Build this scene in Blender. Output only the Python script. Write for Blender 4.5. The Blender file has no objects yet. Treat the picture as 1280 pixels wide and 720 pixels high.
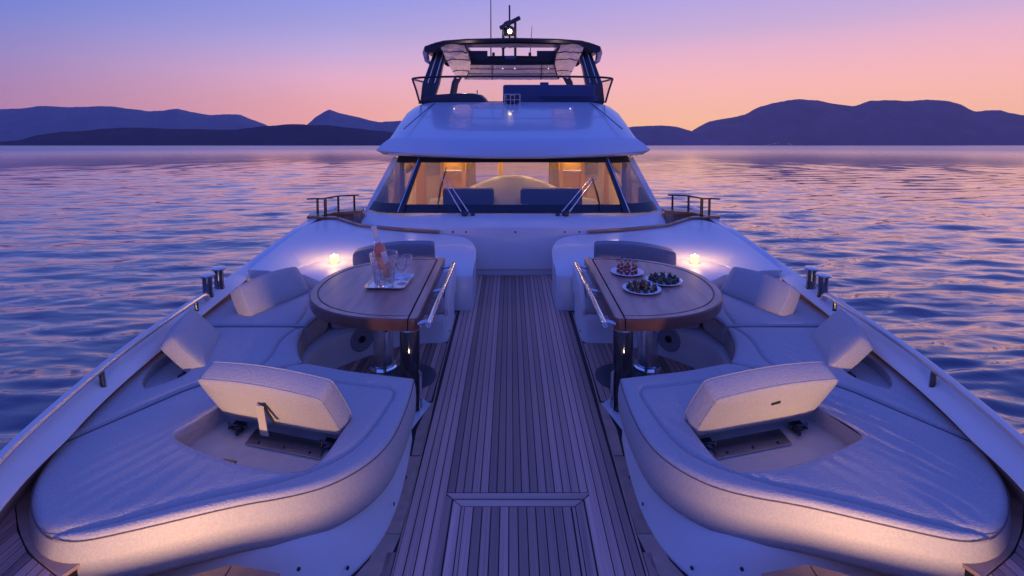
import bpy, bmesh, math, random
import numpy as np
from mathutils import Vector, Matrix, noise
from mathutils.geometry import delaunay_2d_cdt
R = math.radians
scene = bpy.context.scene
COL = scene.collection
random.seed(5)

# ------------------------------------------------------------ camera
PITCH = math.atan(41/640)                 # the yacht sits a little bow-down against the sea horizon
EYE = Vector((-0.04, 0.0, 2.0))
cam = bpy.data.cameras.new('camera')
camo = bpy.data.objects.new('camera', cam); COL.objects.link(camo)
camo.location = EYE; camo.rotation_euler = (R(90), 0, 0)
cam.sensor_width = 36; cam.lens = 18.0
cam.shift_y = -179/1280; cam.shift_x = 2/1280
cam.clip_start = 0.05; cam.clip_end = 40000
scene.camera = camo
scene.view_settings.view_transform = 'Standard'
scene.view_settings.look = 'None'
scene.view_settings.exposure = 0; scene.view_settings.gamma = 1

# ------------------------------------------------------------ sky (dusk, sun just set behind the hills at the right)
def lin(r, g, b):
    f = lambda c: (c/255/12.92) if c <= 10 else (((c/255)+.055)/1.055)**2.4
    return (f(r), f(g), f(b), 1)
world = bpy.data.worlds.new('World'); scene.world = world; world.use_nodes = True
wt = world.node_tree; wt.nodes.clear()
def WN(t, **k):
    n = wt.nodes.new(t)
    for a, b in k.items(): setattr(n, a, b)
    return n
wl = wt.links.new
tc = WN('ShaderNodeTexCoord'); sep = WN('ShaderNodeSeparateXYZ'); wl(tc.outputs['Generated'], sep.inputs[0])
def wmath(op, a, b=None, clamp=False):
    n = WN('ShaderNodeMath', operation=op, use_clamp=clamp)
    for i, v in enumerate((a, b)):
        if v is None: continue
        if isinstance(v, (int, float)): n.inputs[i].default_value = v
        else: wl(v, n.inputs[i])
    return n.outputs[0]
def wramp(stops, fac):
    n = WN('ShaderNodeValToRGB'); cr = n.color_ramp
    while len(cr.elements) < len(stops): cr.elements.new(.5)
    for e, (p, c) in zip(cr.elements, stops): e.position = p; e.color = lin(*c)
    wl(fac, n.inputs[0]); return n.outputs[0]
up = wmath('MAXIMUM', sep.outputs[2], 0.0)
UPPER = [(.42, (108, 130, 228)), (.7, (86, 112, 234)), (1, (82, 108, 236))]
r_sun = wramp([(0, (255, 184, 122)), (.05, (255, 190, 156)), (.115, (249, 184, 184)), (.168, (230, 178, 202)), (.205, (202, 172, 212)), (.26, (180, 164, 222))] + UPPER, up)
r_mid = wramp([(0, (244, 166, 148)), (.075, (240, 170, 172)), (.125, (228, 174, 200)), (.169, (196, 170, 216)), (.212, (168, 160, 218)), (.265, (145, 150, 224))] + UPPER, up)
r_side = wramp([(0, (184, 124, 158)), (.055, (172, 126, 168)), (.127, (138, 130, 192)), (.195, (106, 125, 206)), (.3, (90, 115, 214))] + UPPER, up)
r_anti = wramp([(0, (98, 100, 200)), (.08, (90, 100, 210)), (.27, (82, 104, 224)), (.45, (84, 110, 232)), (.7, (84, 110, 234)), (1, (82, 108, 236))], up)
SUN_AZ = R(30)
hx = wmath('MULTIPLY', sep.outputs[0], math.sin(SUN_AZ)); hy = wmath('MULTIPLY', sep.outputs[1], math.cos(SUN_AZ))
hl = wmath('SQRT', wmath('MAXIMUM', wmath('ADD', wmath('MULTIPLY', sep.outputs[0], sep.outputs[0]), wmath('MULTIPLY', sep.outputs[1], sep.outputs[1])), 1e-5))
dotn = wmath('DIVIDE', wmath('ADD', hx, hy), hl)
def wsmooth(v, a, b):
    n = WN('ShaderNodeMapRange', interpolation_type='LINEAR'); wl(v, n.inputs[0])
    n.inputs[1].default_value = a; n.inputs[2].default_value = b; return n.outputs[0]
def wmix(f, a, b):
    n = WN('ShaderNodeMix', data_type='RGBA'); wl(f, n.inputs[0]); wl(a, n.inputs[6]); wl(b, n.inputs[7]); return n.outputs[2]
sky = wmix(wsmooth(dotn, -.7, .2), r_anti, wmix(wsmooth(dotn, .2, .66), r_side, wmix(wsmooth(dotn, .66, .985), r_mid, r_sun)))
bg = WN('ShaderNodeBackground'); wl(sky, bg.inputs[0]); bg.inputs[1].default_value = 1.06
wo = WN('ShaderNodeOutputWorld'); wl(bg.outputs[0], wo.inputs[0])

# ------------------------------------------------------------ materials
MAT = {}
def material(name, color, rough=.5, metal=0, spec=.5, vary=0, vscale=8, bump=0, bscale=60, coat=0, stretch=None, rnd=0, bdist=.002):
    m = bpy.data.materials.new(name); m.use_nodes = True; t = m.node_tree
    p = t.nodes['Principled BSDF']; L = t.links.new
    p.inputs['Base Color'].default_value = (*color, 1); p.inputs['Roughness'].default_value = rough
    p.inputs['Metallic'].default_value = metal; p.inputs['Specular IOR Level'].default_value = spec
    p.inputs['Coat Weight'].default_value = coat
    co = t.nodes.new('ShaderNodeTexCoord'); src = co.outputs['Object']
    if stretch:
        mp = t.nodes.new('ShaderNodeMapping'); mp.inputs['Scale'].default_value = stretch; L(src, mp.inputs[0]); src = mp.outputs[0]
    cur = None
    if rnd:
        oi = t.nodes.new('ShaderNodeObjectInfo')
        ad = t.nodes.new('ShaderNodeVectorMath'); ad.operation = 'ADD'; sc_ = t.nodes.new('ShaderNodeVectorMath'); sc_.operation = 'SCALE'
        cb = t.nodes.new('ShaderNodeCombineXYZ'); [L(oi.outputs['Random'], cb.inputs[i]) for i in range(3)]
        L(cb.outputs[0], sc_.inputs[0]); sc_.inputs['Scale'].default_value = 37.0
        L(src, ad.inputs[0]); L(sc_.outputs[0], ad.inputs[1]); src = ad.outputs[0]
    if vary:
        n = t.nodes.new('ShaderNodeTexNoise'); n.inputs['Scale'].default_value = vscale; n.inputs['Detail'].default_value = 5; L(src, n.inputs['Vector'])
        mr = t.nodes.new('ShaderNodeMapRange'); mr.inputs[3].default_value = 1-vary; mr.inputs[4].default_value = 1+vary; mr.inputs[1].default_value = .25; mr.inputs[2].default_value = .75
        L(n.outputs[0], mr.inputs[0]); cur = mr.outputs[0]
    if rnd:
        mr2 = t.nodes.new('ShaderNodeMapRange'); mr2.inputs[3].default_value = 1-rnd; mr2.inputs[4].default_value = 1+rnd; L(oi.outputs['Random'], mr2.inputs[0])
        if cur:
            mm = t.nodes.new('ShaderNodeMath'); mm.operation = 'MULTIPLY'; L(cur, mm.inputs[0]); L(mr2.outputs[0], mm.inputs[1]); cur = mm.outputs[0]
        else: cur = mr2.outputs[0]
    if cur:
        vm = t.nodes.new('ShaderNodeVectorMath'); vm.operation = 'SCALE'; vm.inputs[0].default_value = color; L(cur, vm.inputs['Scale']); L(vm.outputs[0], p.inputs['Base Color'])
    if bump:
        n2 = t.nodes.new('ShaderNodeTexNoise'); n2.inputs['Scale'].default_value = bscale; n2.inputs['Detail'].default_value = 4; L(src, n2.inputs['Vector'])
        b = t.nodes.new('ShaderNodeBump'); b.inputs['Strength'].default_value = bump; b.inputs['Distance'].default_value = bdist; L(n2.outputs[0], b.inputs['Height']); L(b.outputs[0], p.inputs['Normal'])
    MAT[name] = m; return m
material('gelcoat', (.70, .69, .68), .34, coat=.15, vary=.03, vscale=3)
material('gelcoat_matt', (.76, .71, .69), .45, vary=.04, vscale=4)
material('roof_paint', (.58, .61, .66), .20, coat=.4)
material('teak', (.52, .30, .245), .5, vary=.40, vscale=30, stretch=(1, .04, 1), rnd=.42, bump=.35, bscale=80)
material('teak_across', (.60, .39, .32), .62, vary=.22, vscale=22, stretch=(.05, 1, 1), rnd=.2, bump=.35, bscale=80)
material('teak_margin', (.46, .29, .22), .6, vary=.18, vscale=14, rnd=.12)
material('caulk', (.012, .012, .016), .5)
material('teak_varnish', (.34, .155, .085), .3, coat=.35, vary=.25, vscale=14, stretch=(1, .12, 1))
material('table_wood', (.50, .26, .20), .36, coat=.25, vary=.36, vscale=12, stretch=(1.0, .16, 1), rnd=.1)
material('table_edge', (.17, .07, .045), .38, coat=.25, vary=.2, vscale=10)
material('fabric', (.50, .455, .45), .97, spec=.03, vary=.11, vscale=115, bump=1.0, bscale=120, bdist=.0035)
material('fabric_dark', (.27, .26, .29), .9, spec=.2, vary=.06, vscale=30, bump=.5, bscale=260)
material('piping', (.16, .12, .12), .8)
material('tray_liner', (.50, .48, .46), .6, vary=.08, vscale=10)
material('chrome', (.82, .83, .86), .09, metal=1)
material('steel_brushed', (.62, .63, .66), .24, metal=1)
material('steel_dark', (.20, .21, .25), .2, metal=1)
material('steel_satin', (.60, .61, .66), .42, metal=.8)
material('black_gloss', (.02, .02, .025), .08, coat=.6)
material('black_matt', (.018, .018, .022), .5)
material('dark_plate', (.045, .045, .06), .45)
material('dark_frame', (.035, .03, .045), .3)
material('navy_frit', (.010, .012, .030), .12)
material('navy_seat', (.07, .09, .22), .6)
material('cream', (.58, .52, .47), .5)
material('warm_wood', (.62, .42, .20), .4, vary=.15, vscale=5, stretch=(1, 1, .1))
material('curtain', (.42, .37, .38), .9)
material('foil', (.86, .68, .66), .45, metal=0, bump=.8, bscale=22, bdist=.02, stretch=(1, 1, 1.6))
material('ceramic', (.82, .82, .83), .25)
material('silver_tray', (.75, .74, .76), .2, metal=1)
material('tomato', (.42, .035, .03), .35, rnd=.3)
material('mozzarella', (.75, .68, .6), .5)
material('stick', (.45, .32, .16), .6)
material('stick_bead', (.03, .03, .05), .4)
material('canape_bread', (.10, .05, .035), .6, rnd=.4)
material('canape_green', (.10, .12, .05), .6, rnd=.5)
material('wax', (.85, .75, .6), .5)
material('speaker_grey', (.30, .30, .34), .45)
material('label_paper', (.75, .70, .68), .6)
material('strap_tan', (.5, .42, .36), .85)
material('hull_white', (.7, .7, .72), .25)
def emitter(name, color, s):
    m = bpy.data.materials.new(name); m.use_nodes = True; p = m.node_tree.nodes['Principled BSDF']
    p.inputs['Base Color'].default_value = (*color, 1); p.inputs['Emission Color'].default_value = (*color, 1); p.inputs['Emission Strength'].default_value = s
    MAT[name] = m
emitter('flame', (1, .62, .25), 30); emitter('glowing_glass', (1, .68, .30), 1.5); emitter('mast_bulb', (1, .75, .42), 18); emitter('cabin_lamp', (1, .62, .26), 46); emitter('side_pane_fill', (1, .74, .66), 30); emitter('dash_fill', (1, .72, .5), 4.5); emitter('village_light', (1, .8, .65), .32)
emitter('bow_lamp', (1, .62, .36), 6); emitter('led', (.9, .92, 1), 1.0)
def clear(name, tint=(1, 1, 1), alpha=.8, rough=.02, spec=.5, ior=1.5):
    """thin clear sheet: mostly see-through with a fresnel reflection"""
    m = bpy.data.materials.new(name); m.use_nodes = True; t = m.node_tree; t.nodes.clear(); L = t.links.new
    o = t.nodes.new('ShaderNodeOutputMaterial'); mx = t.nodes.new('ShaderNodeMixShader'); tr = t.nodes.new('ShaderNodeBsdfTransparent'); g = t.nodes.new('ShaderNodeBsdfGlossy')
    f = t.nodes.new('ShaderNodeFresnel'); f.inputs[0].default_value = ior
    tr.inputs[0].default_value = (*[c*alpha for c in tint], 1); g.inputs['Roughness'].default_value = rough
    ge = t.nodes.new('ShaderNodeNewGeometry'); iv = t.nodes.new('ShaderNodeMath'); iv.operation = 'SUBTRACT'; iv.inputs[0].default_value = 1; L(ge.outputs['Backfacing'], iv.inputs[1])
    ml = t.nodes.new('ShaderNodeMath'); ml.operation = 'MULTIPLY'; L(f.outputs[0], ml.inputs[0]); L(iv.outputs[0], ml.inputs[1])     # the sheet's inner face adds no second mirror
    L(ml.outputs[0], mx.inputs[0]); L(tr.outputs[0], mx.inputs[1]); L(g.outputs[0], mx.inputs[2]); L(mx.outputs[0], o.inputs[0]); MAT[name] = m
clear('window_glass', (.95, .93, .95), .9, ior=1.85); clear('tinted_glass', (.85, .8, .95), .8, ior=2.2); clear('screen_glass', (.95, .95, .97), .95, ior=1.4)
def glass(name, color, rough=0.0):
    m = bpy.data.materials.new(name); m.use_nodes = True; p = m.node_tree.nodes['Principled BSDF']
    p.inputs['Base Color'].default_value = (*color, 1); p.inputs['Transmission Weight'].default_value = 1; p.inputs['Roughness'].default_value = rough; p.inputs['IOR'].default_value = 1.48
    MAT[name] = m; return m
glass('crystal', (.97, .97, 1)).node_tree.nodes['Principled BSDF'].inputs['Transmission Weight'].default_value = .93; glass('bottle_glass', (.95, .85, .85)); glass('rose_wine', (.86, .34, .22)).node_tree.nodes['Principled BSDF'].inputs['Transmission Weight'].default_value = .55; clear('bottle_clear', (1, .96, .96), .95, ior=1.5)

# ------------------------------------------------------------ helpers
class MB:
    def __init__(s): s.b = bmesh.new()
    def face(s, pts):
        vs = [s.b.verts.new(p) for p in pts]
        return s.b.faces.new(vs)
    def box(s, x0, x1, y0, y1, z0, z1):
        c = [s.b.verts.new((x, y, z)) for z in (z0, z1) for y in (y0, y1) for x in (x0, x1)]
        for f in ((0, 2, 3, 1), (4, 5, 7, 6), (0, 1, 5, 4), (2, 6, 7, 3), (0, 4, 6, 2), (1, 3, 7, 5)): s.b.faces.new([c[i] for i in f])
        return s
    def obox(s, c, ax, ay, az):
        """box by centre and three half-axis vectors"""
        c, ax, ay, az = map(Vector, (c, ax, ay, az))
        v = [s.b.verts.new(c + i*ax + j*ay + k*az) for k in (-1, 1) for j in (-1, 1) for i in (-1, 1)]
        for f in ((0, 2, 3, 1), (4, 5, 7, 6), (0, 1, 5, 4), (2, 6, 7, 3), (0, 4, 6, 2), (1, 3, 7, 5)): s.b.faces.new([v[i] for i in f])
        return s
    def rings(s, rings, closed=True, cap0=False, cap1=False):
        """loft between point rings"""
        R_ = [[s.b.verts.new(p) for p in r] for r in rings]; n = len(R_[0])
        for a, b in zip(R_, R_[1:]):
            for i in range(n if closed else n-1):
                j = (i+1) % n
                s.b.faces.new((a[i], a[j], b[j], b[i]))
        if cap0: s.b.faces.new(R_[0][::-1])
        if cap1: s.b.faces.new(R_[-1])
        return s
    def prism(s, pts, z0, z1):
        return s.rings([[(x, y, z0) for x, y in pts], [(x, y, z1) for x, y in pts]], cap0=True, cap1=True)
    def tube(s, pts, r, n=8, cap=True):
        P = [Vector(p) for p in pts]; rings = []; prev = None
        for i, p in enumerate(P):
            d = (P[min(i+1, len(P)-1)] - P[max(i-1, 0)]).normalized()
            if prev is None: u = d.orthogonal().normalized()
            else: u = (prev - d*prev.dot(d)).normalized()
            prev = u; w = d.cross(u); rr = r[i] if isinstance(r, (list, tuple)) else r
            rings.append([p + (u*math.cos(2*math.pi*k/n) + w*math.sin(2*math.pi*k/n))*rr for k in range(n)])
        return s.rings(rings, cap0=cap, cap1=cap)
    def lathe(s, prof, c=(0, 0, 0), n=24, axis=(0, 0, 1)):
        c = Vector(c); a = Vector(axis).normalized(); u = a.orthogonal().normalized(); w = a.cross(u)
        if a.z > .999: u, w = Vector((1, 0, 0)), Vector((0, 1, 0))
        rings = [[c + a*z + (u*math.cos(2*math.pi*k/n) + w*math.sin(2*math.pi*k/n))*max(r, 1e-4) for k in range(n)] for r, z in prof]
        return s.rings(rings, cap0=prof[0][0] > 1e-3, cap1=prof[-1][0] > 1e-3)
    def ball(s, c, r, n=8, sz=1):
        return s.lathe([(r*math.sin(math.pi*k/n), -r*sz*math.cos(math.pi*k/n)) for k in range(n+1)], c, n+2)
    def bevel(s, w, seg=2):
        bmesh.ops.remove_doubles(s.b, verts=s.b.verts, dist=1e-5)
        bmesh.ops.bevel(s.b, geom=s.b.edges[:], offset=w, segments=seg, profile=.6, affect='EDGES', clamp_overlap=True); return s
def wpos(o):
    v = Vector((0, 0, 0))
    while o: v = v + Vector(o.location); o = o.parent
    return v
def obj(name, mb, mat, parent=None, smooth=False, loc=None, kind=None):
    """links mb as one mesh object; geometry given in yacht coordinates, origin at loc (default: mesh centre)"""
    me = bpy.data.meshes.new(name)
    bmesh.ops.recalc_face_normals(mb.b, faces=mb.b.faces)
    mb.b.to_mesh(me); mb.b.free()
    o = bpy.data.objects.new(name, me); COL.objects.link(o)
    if loc is None:
        n = len(me.vertices); a = np.empty(n*3, np.float32); me.vertices.foreach_get('co', a); a = a.reshape(-1, 3)
        loc = Vector(((a[:, 0].min()+a[:, 0].max())/2, (a[:, 1].min()+a[:, 1].max())/2, float(a[:, 2].min())))
    loc = Vector(loc); me.transform(Matrix.Translation(-loc))
    if parent: o.parent = parent; o.location = loc - wpos(parent)
    else: o.location = loc
    if isinstance(mat, (list, tuple)): [me.materials.append(MAT[m]) for m in mat]
    else: me.materials.append(MAT[mat])
    if smooth:
        me.polygons.foreach_set('use_smooth', [True]*len(me.polygons))
        if smooth != 'all': me.set_sharp_from_angle(angle=R(35 if smooth is True else smooth))
    if kind: o['kind'] = kind
    return o
def tag(o, label=None, cat=None, group=None):
    if label: o['label'] = label
    if cat: o['category'] = cat
    if group: o['group'] = group
    return o
def thing(name, label, cat, loc=(0, 0, 0), group=None):
    o = bpy.data.objects.new(name, None); COL.objects.link(o); o.location = loc; o.empty_display_size = .1
    return tag(o, label, cat, group)
def chaikin(pts, it=2, closed=True):
    P = [np.array(p, float) for p in pts]
    for _ in range(it):
        Q = []; n = len(P)
        if not closed: Q.append(P[0])
        for i in range(n if closed else n-1):
            a, b = P[i], P[(i+1) % n]; Q += [a*.75+b*.25, a*.25+b*.75]
        if not closed: Q.append(P[-1])
        P = Q
    return np.array(P)
def resample(P, step, closed=True):
    P = np.array(P, float)
    if closed: P = np.vstack([P, P[:1]])
    d = np.r_[0, np.cumsum(np.linalg.norm(np.diff(P, axis=0), axis=1))]
    n = max(3, int(round(d[-1]/step))); t = np.linspace(0, d[-1], n+1)
    if closed: t = t[:-1]
    return np.stack([np.interp(t, d, P[:, k]) for k in range(P.shape[1])], 1)
def area(P): return .5*np.sum(P[:, 0]*np.roll(P[:, 1], -1)-np.roll(P[:, 0], -1)*P[:, 1])
def inside(pts, poly):
    x, y = pts[:, 0], pts[:, 1]; r = np.zeros(len(pts), bool); n = len(poly)
    for i in range(n):
        x0, y0 = poly[i]; x1, y1 = poly[(i+1) % n]
        c = ((y0 > y) != (y1 > y)) & (x < (x1-x0)*(y-y0)/((y1-y0) if abs(y1-y0) > 1e-12 else 1e-12)+x0)
        r ^= c
    return r
def segdist(pts, poly, closed=True):
    best = np.full(len(pts), 9.0); n = len(poly)
    for i in range(n if closed else n-1):
        a, b = poly[i], poly[(i+1) % n]; d = b-a; L = max(d@d, 1e-12)
        t = np.clip(((pts-a)@d)/L, 0, 1); best = np.minimum(best, np.linalg.norm(pts-(a+t[:, None]*d), axis=1))
    return best
def normals2(P):
    T = np.roll(P, -1, 0)-np.roll(P, 1, 0); T /= np.maximum(np.linalg.norm(T, axis=1), 1e-9)[:, None]
    return np.stack([T[:, 1], -T[:, 0]], 1)         # outward for a ccw polygon
def mirror(pts, s): return [(p[0]*s, *p[1:]) for p in pts]
def fix(P): return P if area(P) > 0 else P[::-1]

def dense(P, keep=2):     # repeat corners so that smoothing keeps them tight
    out = []
    for i, p in enumerate(P):
        a, b = np.array(P[i-1][:2])-p, np.array(P[(i+1) % len(P)][:2])-p
        c = a@b/(np.linalg.norm(a)*np.linalg.norm(b)+1e-9); out.append(p)
        if c > -.5: out += [p]*keep
    return out
def cushion(name, parent, outline, s, zt, zb, rad=.04, holes=(), grooves=(), ripple=None, hole_z=.335, sm=2, bulge=.012, mat='fabric', step=.028, seedz=0, seam=True):
    """upholstered pad: rounded top edge, stitched grooves, cut-outs, bellied sides"""
    P = fix(resample(chaikin(mirror(outline, s), sm), .025))
    H = [fix(resample(chaikin(mirror(dense(h, 1), s), 2), .02)) for h in holes]
    G = [resample(chaikin(mirror(g, s), 2, False), .02, False) for g in grooves]
    N = normals2(P)
    pts = [P]; edges = [(i, (i+1) % len(P)) for i in range(len(P))]; n0 = len(P)
    for h in H:
        pts.append(h); edges += [(n0+i, n0+(i+1) % len(h)) for i in range(len(h))]; n0 += len(h)
    extra = []
    for f in (.12, .35, .7, 1.1): extra.append(P - N*rad*f)
    for h in H:
        for f in (.3, .8): extra.append(h + normals2(h)*.02*f)
    for g in G:
        T = np.gradient(g, axis=0); T /= np.linalg.norm(T, axis=1)[:, None]; M = np.stack([T[:, 1], -T[:, 0]], 1)
        for f in (-.03, -.012, -.004, 0, .004, .012, .03): extra.append(g+M*f)
    lo, hi = P.min(0), P.max(0)
    gx, gy = np.meshgrid(np.arange(lo[0], hi[0], step), np.arange(lo[1], hi[1], step)); gx = gx + (np.arange(gx.shape[0]) % 2)[:, None]*step/2
    grid = np.stack([gx.ravel(), gy.ravel()], 1); grid = grid[segdist(grid, P) > rad*1.25]
    for g in G: grid = grid[segdist(grid, g, False) > .035]
    extra.append(grid); X = np.vstack(extra); ok = inside(X, P)
    ok &= segdist(X, P) > .002
    for h in H: ok &= ~inside(X, h); ok &= segdist(X, h) > .002
    X = X[ok]; allp = np.vstack(pts+[X])
    vo, _, fo, *_ = delaunay_2d_cdt([Vector(p) for p in allp], edges, [], 1, 1e-5)
    V = np.array([tuple(v) for v in vo]); F = [list(f) for f in fo]
    cen = np.array([V[f].mean(0) for f in F]); keep = inside(cen, P)
    for h in H: keep &= ~inside(cen, h)
    d = segdist(V, P); k = np.clip(d/rad, 0, 1); z = zt-rad+rad*np.sqrt(1-(1-k)**2)
    for h in H:
        dh = segdist(V, h); kk = np.clip(dh/.02, 0, 1); z -= .012*(1-kk)**2
    for g in G: z -= .017*np.exp(-(segdist(V, g, False)/.007)**2) + .005*np.exp(-(segdist(V, g, False)/.03)**2)
    nz = np.array([noise.noise(Vector((x*2.2+seedz, y*2.2, seedz))) for x, y in V]); z += .006*nz*np.clip(d/.1, 0, 1)
    if ripple is not None: z += ripple(V[:, 0]*s, V[:, 1])*np.clip((d-.02)/.08, 0, 1)
    mb = MB(); bv = [mb.b.verts.new((x, y, zz)) for (x, y), zz in zip(V, z)]
    for f, kp in zip(F, keep):
        if kp:
            try: mb.b.faces.new([bv[i] for i in f])
            except ValueError: pass
    ht = zt-rad-zb
    prof = [(0, zt-rad), (bulge*.7, zt-rad-ht*.2), (bulge, zt-rad-ht*.5), (bulge*.7, zb+.03), (-.002, zb+.006), (-.03, zb)]
    mb.rings([[(*(P[i]+N[i]*o), zz) for i in range(len(P))] for o, zz in prof])
    for h in H:
        hn = normals2(h); mb.rings([[(*(h[i]+hn[i]*o), zz) for i in range(len(h))] for o, zz in ((0, zt-.012), (.004, zt-.05), (0, hole_z-.01))])
    bmesh.ops.remove_doubles(mb.b, verts=mb.b.verts, dist=8e-4)
    o = obj(name, mb, mat, parent, 'all')
    if seam:
        t = MB(); t.tube([(*(q+nn*.001), zt-rad*.62) for q, nn in zip(np.vstack([P, P[:1]]) , np.vstack([N, N[:1]]))], .0022, 6, False); obj('piping', t, 'piping', o, True)
    for h in H:
        b = MB(); b.face([(x, y, hole_z) for x, y in h + normals2(h)*.01]); obj('recess_tray', b, 'tray_liner', o)
    return o

def slab(name, parent, quad, nrm, thick, mat='fabric', arch=.02, bev=.022, seam=True):
    """padded headrest: quad = bottom a, bottom b, top b, top a of the front face; grows along nrm"""
    a, b, c, d = map(Vector, quad); n = Vector(nrm).normalized()
    U = (b-a).normalized(); n = (n-U*n.dot(U)).normalized(); W = n.cross(U)
    if W.dot(d-a) < 0: W = -W
    org = (a+b+c+d)/4
    q2 = [np.array([(Vector(p)-org).dot(U), (Vector(p)-org).dot(W)]) for p in (a, b, c, d)]
    K = 9; out = []
    for (p, q, ar) in ((q2[0], q2[1], 0), (q2[1], q2[2], .006), (q2[2], q2[3], arch), (q2[3], q2[0], .006)):
        m_ = (q-p); nn = np.array([m_[1], -m_[0]])/max(np.linalg.norm(m_), 1e-9)
        for k in range(K):
            f = k/K; f2 = f; out.append(p+m_*f2+nn*ar*math.sin(math.pi*f2))
    P = fix(resample(chaikin(out, 2), .02)); P = fix(resample(chaikin(P, 1), .02)); N = normals2(P); ce = P.mean(0)
    prof = [(-.010, None, .25), (-.009, None, .55), (-.005, None, .8), (0, bev*.75, 1), (bev*.25, bev*.28, 1), (bev*.75, bev*.04, 1), (bev*1.2, 0, 1), (thick*.5, -.006, 1), (thick-bev*1.2, 0, 1), (thick-bev*.75, bev*.04, 1), (thick-bev*.25, bev*.28, 1), (thick, bev*.75, 1), (thick+.006, None, .8), (thick+.010, None, .5), (thick+.012, None, .2)]
    rg = []
    for t, ins, sc_ in prof:
        Q = P - N*bev*.75 if ins is None else P - N*ins
        Q = ce+(Q-ce)*sc_
        rg.append([org+U*x+W*y+n*t for x, y in Q])
    m = MB(); m.rings(rg, cap0=True, cap1=True)
    o = obj(name, m, mat, parent, 'all')
    if seam:
        for t in (bev*.5, thick-bev*.5):
            ring = [org+U*x+W*y+n*t for x, y in np.vstack([P, P[:1]]) - np.vstack([N, N[:1]])*bev*.1]
            tt = MB(); tt.tube(ring, .003, 5, False); obj('piping', tt, 'piping' if mat == 'x' else mat, o, True)
    return o

plank_meshes = {}
def plank(parent, x0, x1, y0, y1, z, mat='teak', h=.006, name='plank'):
    """one teak strip standing proud of the black caulking"""
    key = (mat, name)
    if key not in plank_meshes:
        m = MB().box(-.5, .5, -.5, .5, 0, 1); me = bpy.data.meshes.new(name); m.b.to_mesh(me); m.b.free(); me.materials.append(MAT[mat]); plank_meshes[key] = me
    o = bpy.data.objects.new(name, plank_meshes[key]); COL.objects.link(o); o.parent = parent
    o.location = Vector(((x0+x1)/2, (y0+y1)/2, z)) - wpos(parent); o.scale = (x1-x0, y1-y0, h)
    return o
def board(parent, left, right, z, mat='teak_margin', h=.006, name='margin_board'):
    """curved or mitred board between two point lists"""
    m = MB(); P = [p for p in left]+[p for p in right[::-1]]
    m.prism(P, z, z+h); return obj(name, m, mat, parent)

# ============================================================ THE YACHT
yacht = thing('yacht', 'white motor yacht seen from its bow, teak foredeck, lit wheelhouse and flybridge', 'yacht')
# ---- foredeck
m = MB(); m.prism([(-1.6, 1.5), (1.6, 1.5), (1.6, 6.2), (-1.6, 6.2)], -.06, 0); deck = obj('teak_deck', m, 'caulk', yacht)
PW = .0437; GAP = .0055
XE = .545
n = int(XE*2/PW)
for i in range(25):
    x0 = -XE + i*(2*XE/25); x1 = x0 + 2*XE/25 - GAP
    mid = (x0+x1)/2
    yend = 6.14 if abs(mid) < .40 else (5.05 if abs(mid) > .5 else 5.6)
    ystart = 2.568 if -.38 < mid < .38 else 1.55
    if abs(mid) > .36 and abs(mid) < .40: ystart = 1.55
    plank(deck, x0, x1, ystart, 6.15 if abs(mid) < .5 else 6.1, 0)
for s in (-1, 1):
    # narrow strip and curved margin board along the seat base
    board(deck, mirror([(.547, 1.55), (.547, 2.3), (.553, 2.7), (.56, 3.2), (.57, 3.7), (.575, 5.0)], s), mirror([(.556, 1.55), (.556, 2.3), (.562, 2.7), (.569, 3.2), (.579, 3.7), (.584, 5.0)], s), 0)
    board(deck, mirror([(.561, 2.86), (.566, 3.18), (.574, 3.4)], s), mirror([(.615, 2.86), (.63, 3.1), (.60, 3.4)], s), 0)
    board(deck, mirror([(.56, 2.305), (.56, 2.5), (.563, 2.85)], s), mirror([(.64, 2.305), (.63, 2.6), (.64, 2.85)], s), 0)
    board(deck, mirror([(.72, 1.83), (.63, 2.0), (.585, 2.14), (.56, 2.3)], s), mirror([(.82, 1.9), (.72, 2.06), (.67, 2.16), (.65, 2.3)], s), 0)
    for i in range(3):
        x = .56+i*.0437
        plank(deck, min(s*x, s*(x+.0387)), max(s*x, s*(x+.0387)), 1.55, (2.22, 2.0, 1.86)[i]-.02, 0)
    for i in range(21):
        x = .589 + i*PW
        y1 = 4.31 if x < .86 else 4.31-(x-.86)*.75
        plank(deck, min(s*x, s*(x+PW-GAP)), max(s*x, s*(x+PW-GAP)), 3.42 if x < .75 else 3.2, max(y1, 3.5), -.001, name='plank')
# ---- deck hatch with mitred frames
hatch = MB(); hatch.box(-.384, .384, 1.5, 2.566, -.01, .0005); hatch = obj('deck_hatch', hatch, 'caulk', yacht)
H2 = .0075
board(hatch, [(-.375, 2.56), (.375, 2.56)], [(-.338, 2.522), (.338, 2.522)], .0, 'teak_across', H2, 'frame_board')
board(hatch, [(-.330, 2.512), (.330, 2.512)], [(-.286, 2.472), (.286, 2.472)], .0, 'teak_across', H2, 'frame_board')
for s in (-1, 1):
    board(hatch, mirror([(.38, 2.55), (.38, 1.5)], s), mirror([(.342, 2.518), (.342, 1.5)], s), 0, 'teak', H2, 'frame_board')
    board(hatch, mirror([(.333, 2.508), (.333, 1.5)], s), mirror([(.291, 2.468), (.291, 1.5)], s), 0, 'teak', H2, 'frame_board')
    plank(hatch, min(s*.272, s*.286), max(s*.272, s*.286), 1.5, 2.466, 0, h=H2)
for i in range(12):
    x0 = -.2685+i*(.537/12); plank(hatch, x0, x0+.537/12-GAP, 1.5, 2.466, 0, h=H2)

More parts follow.
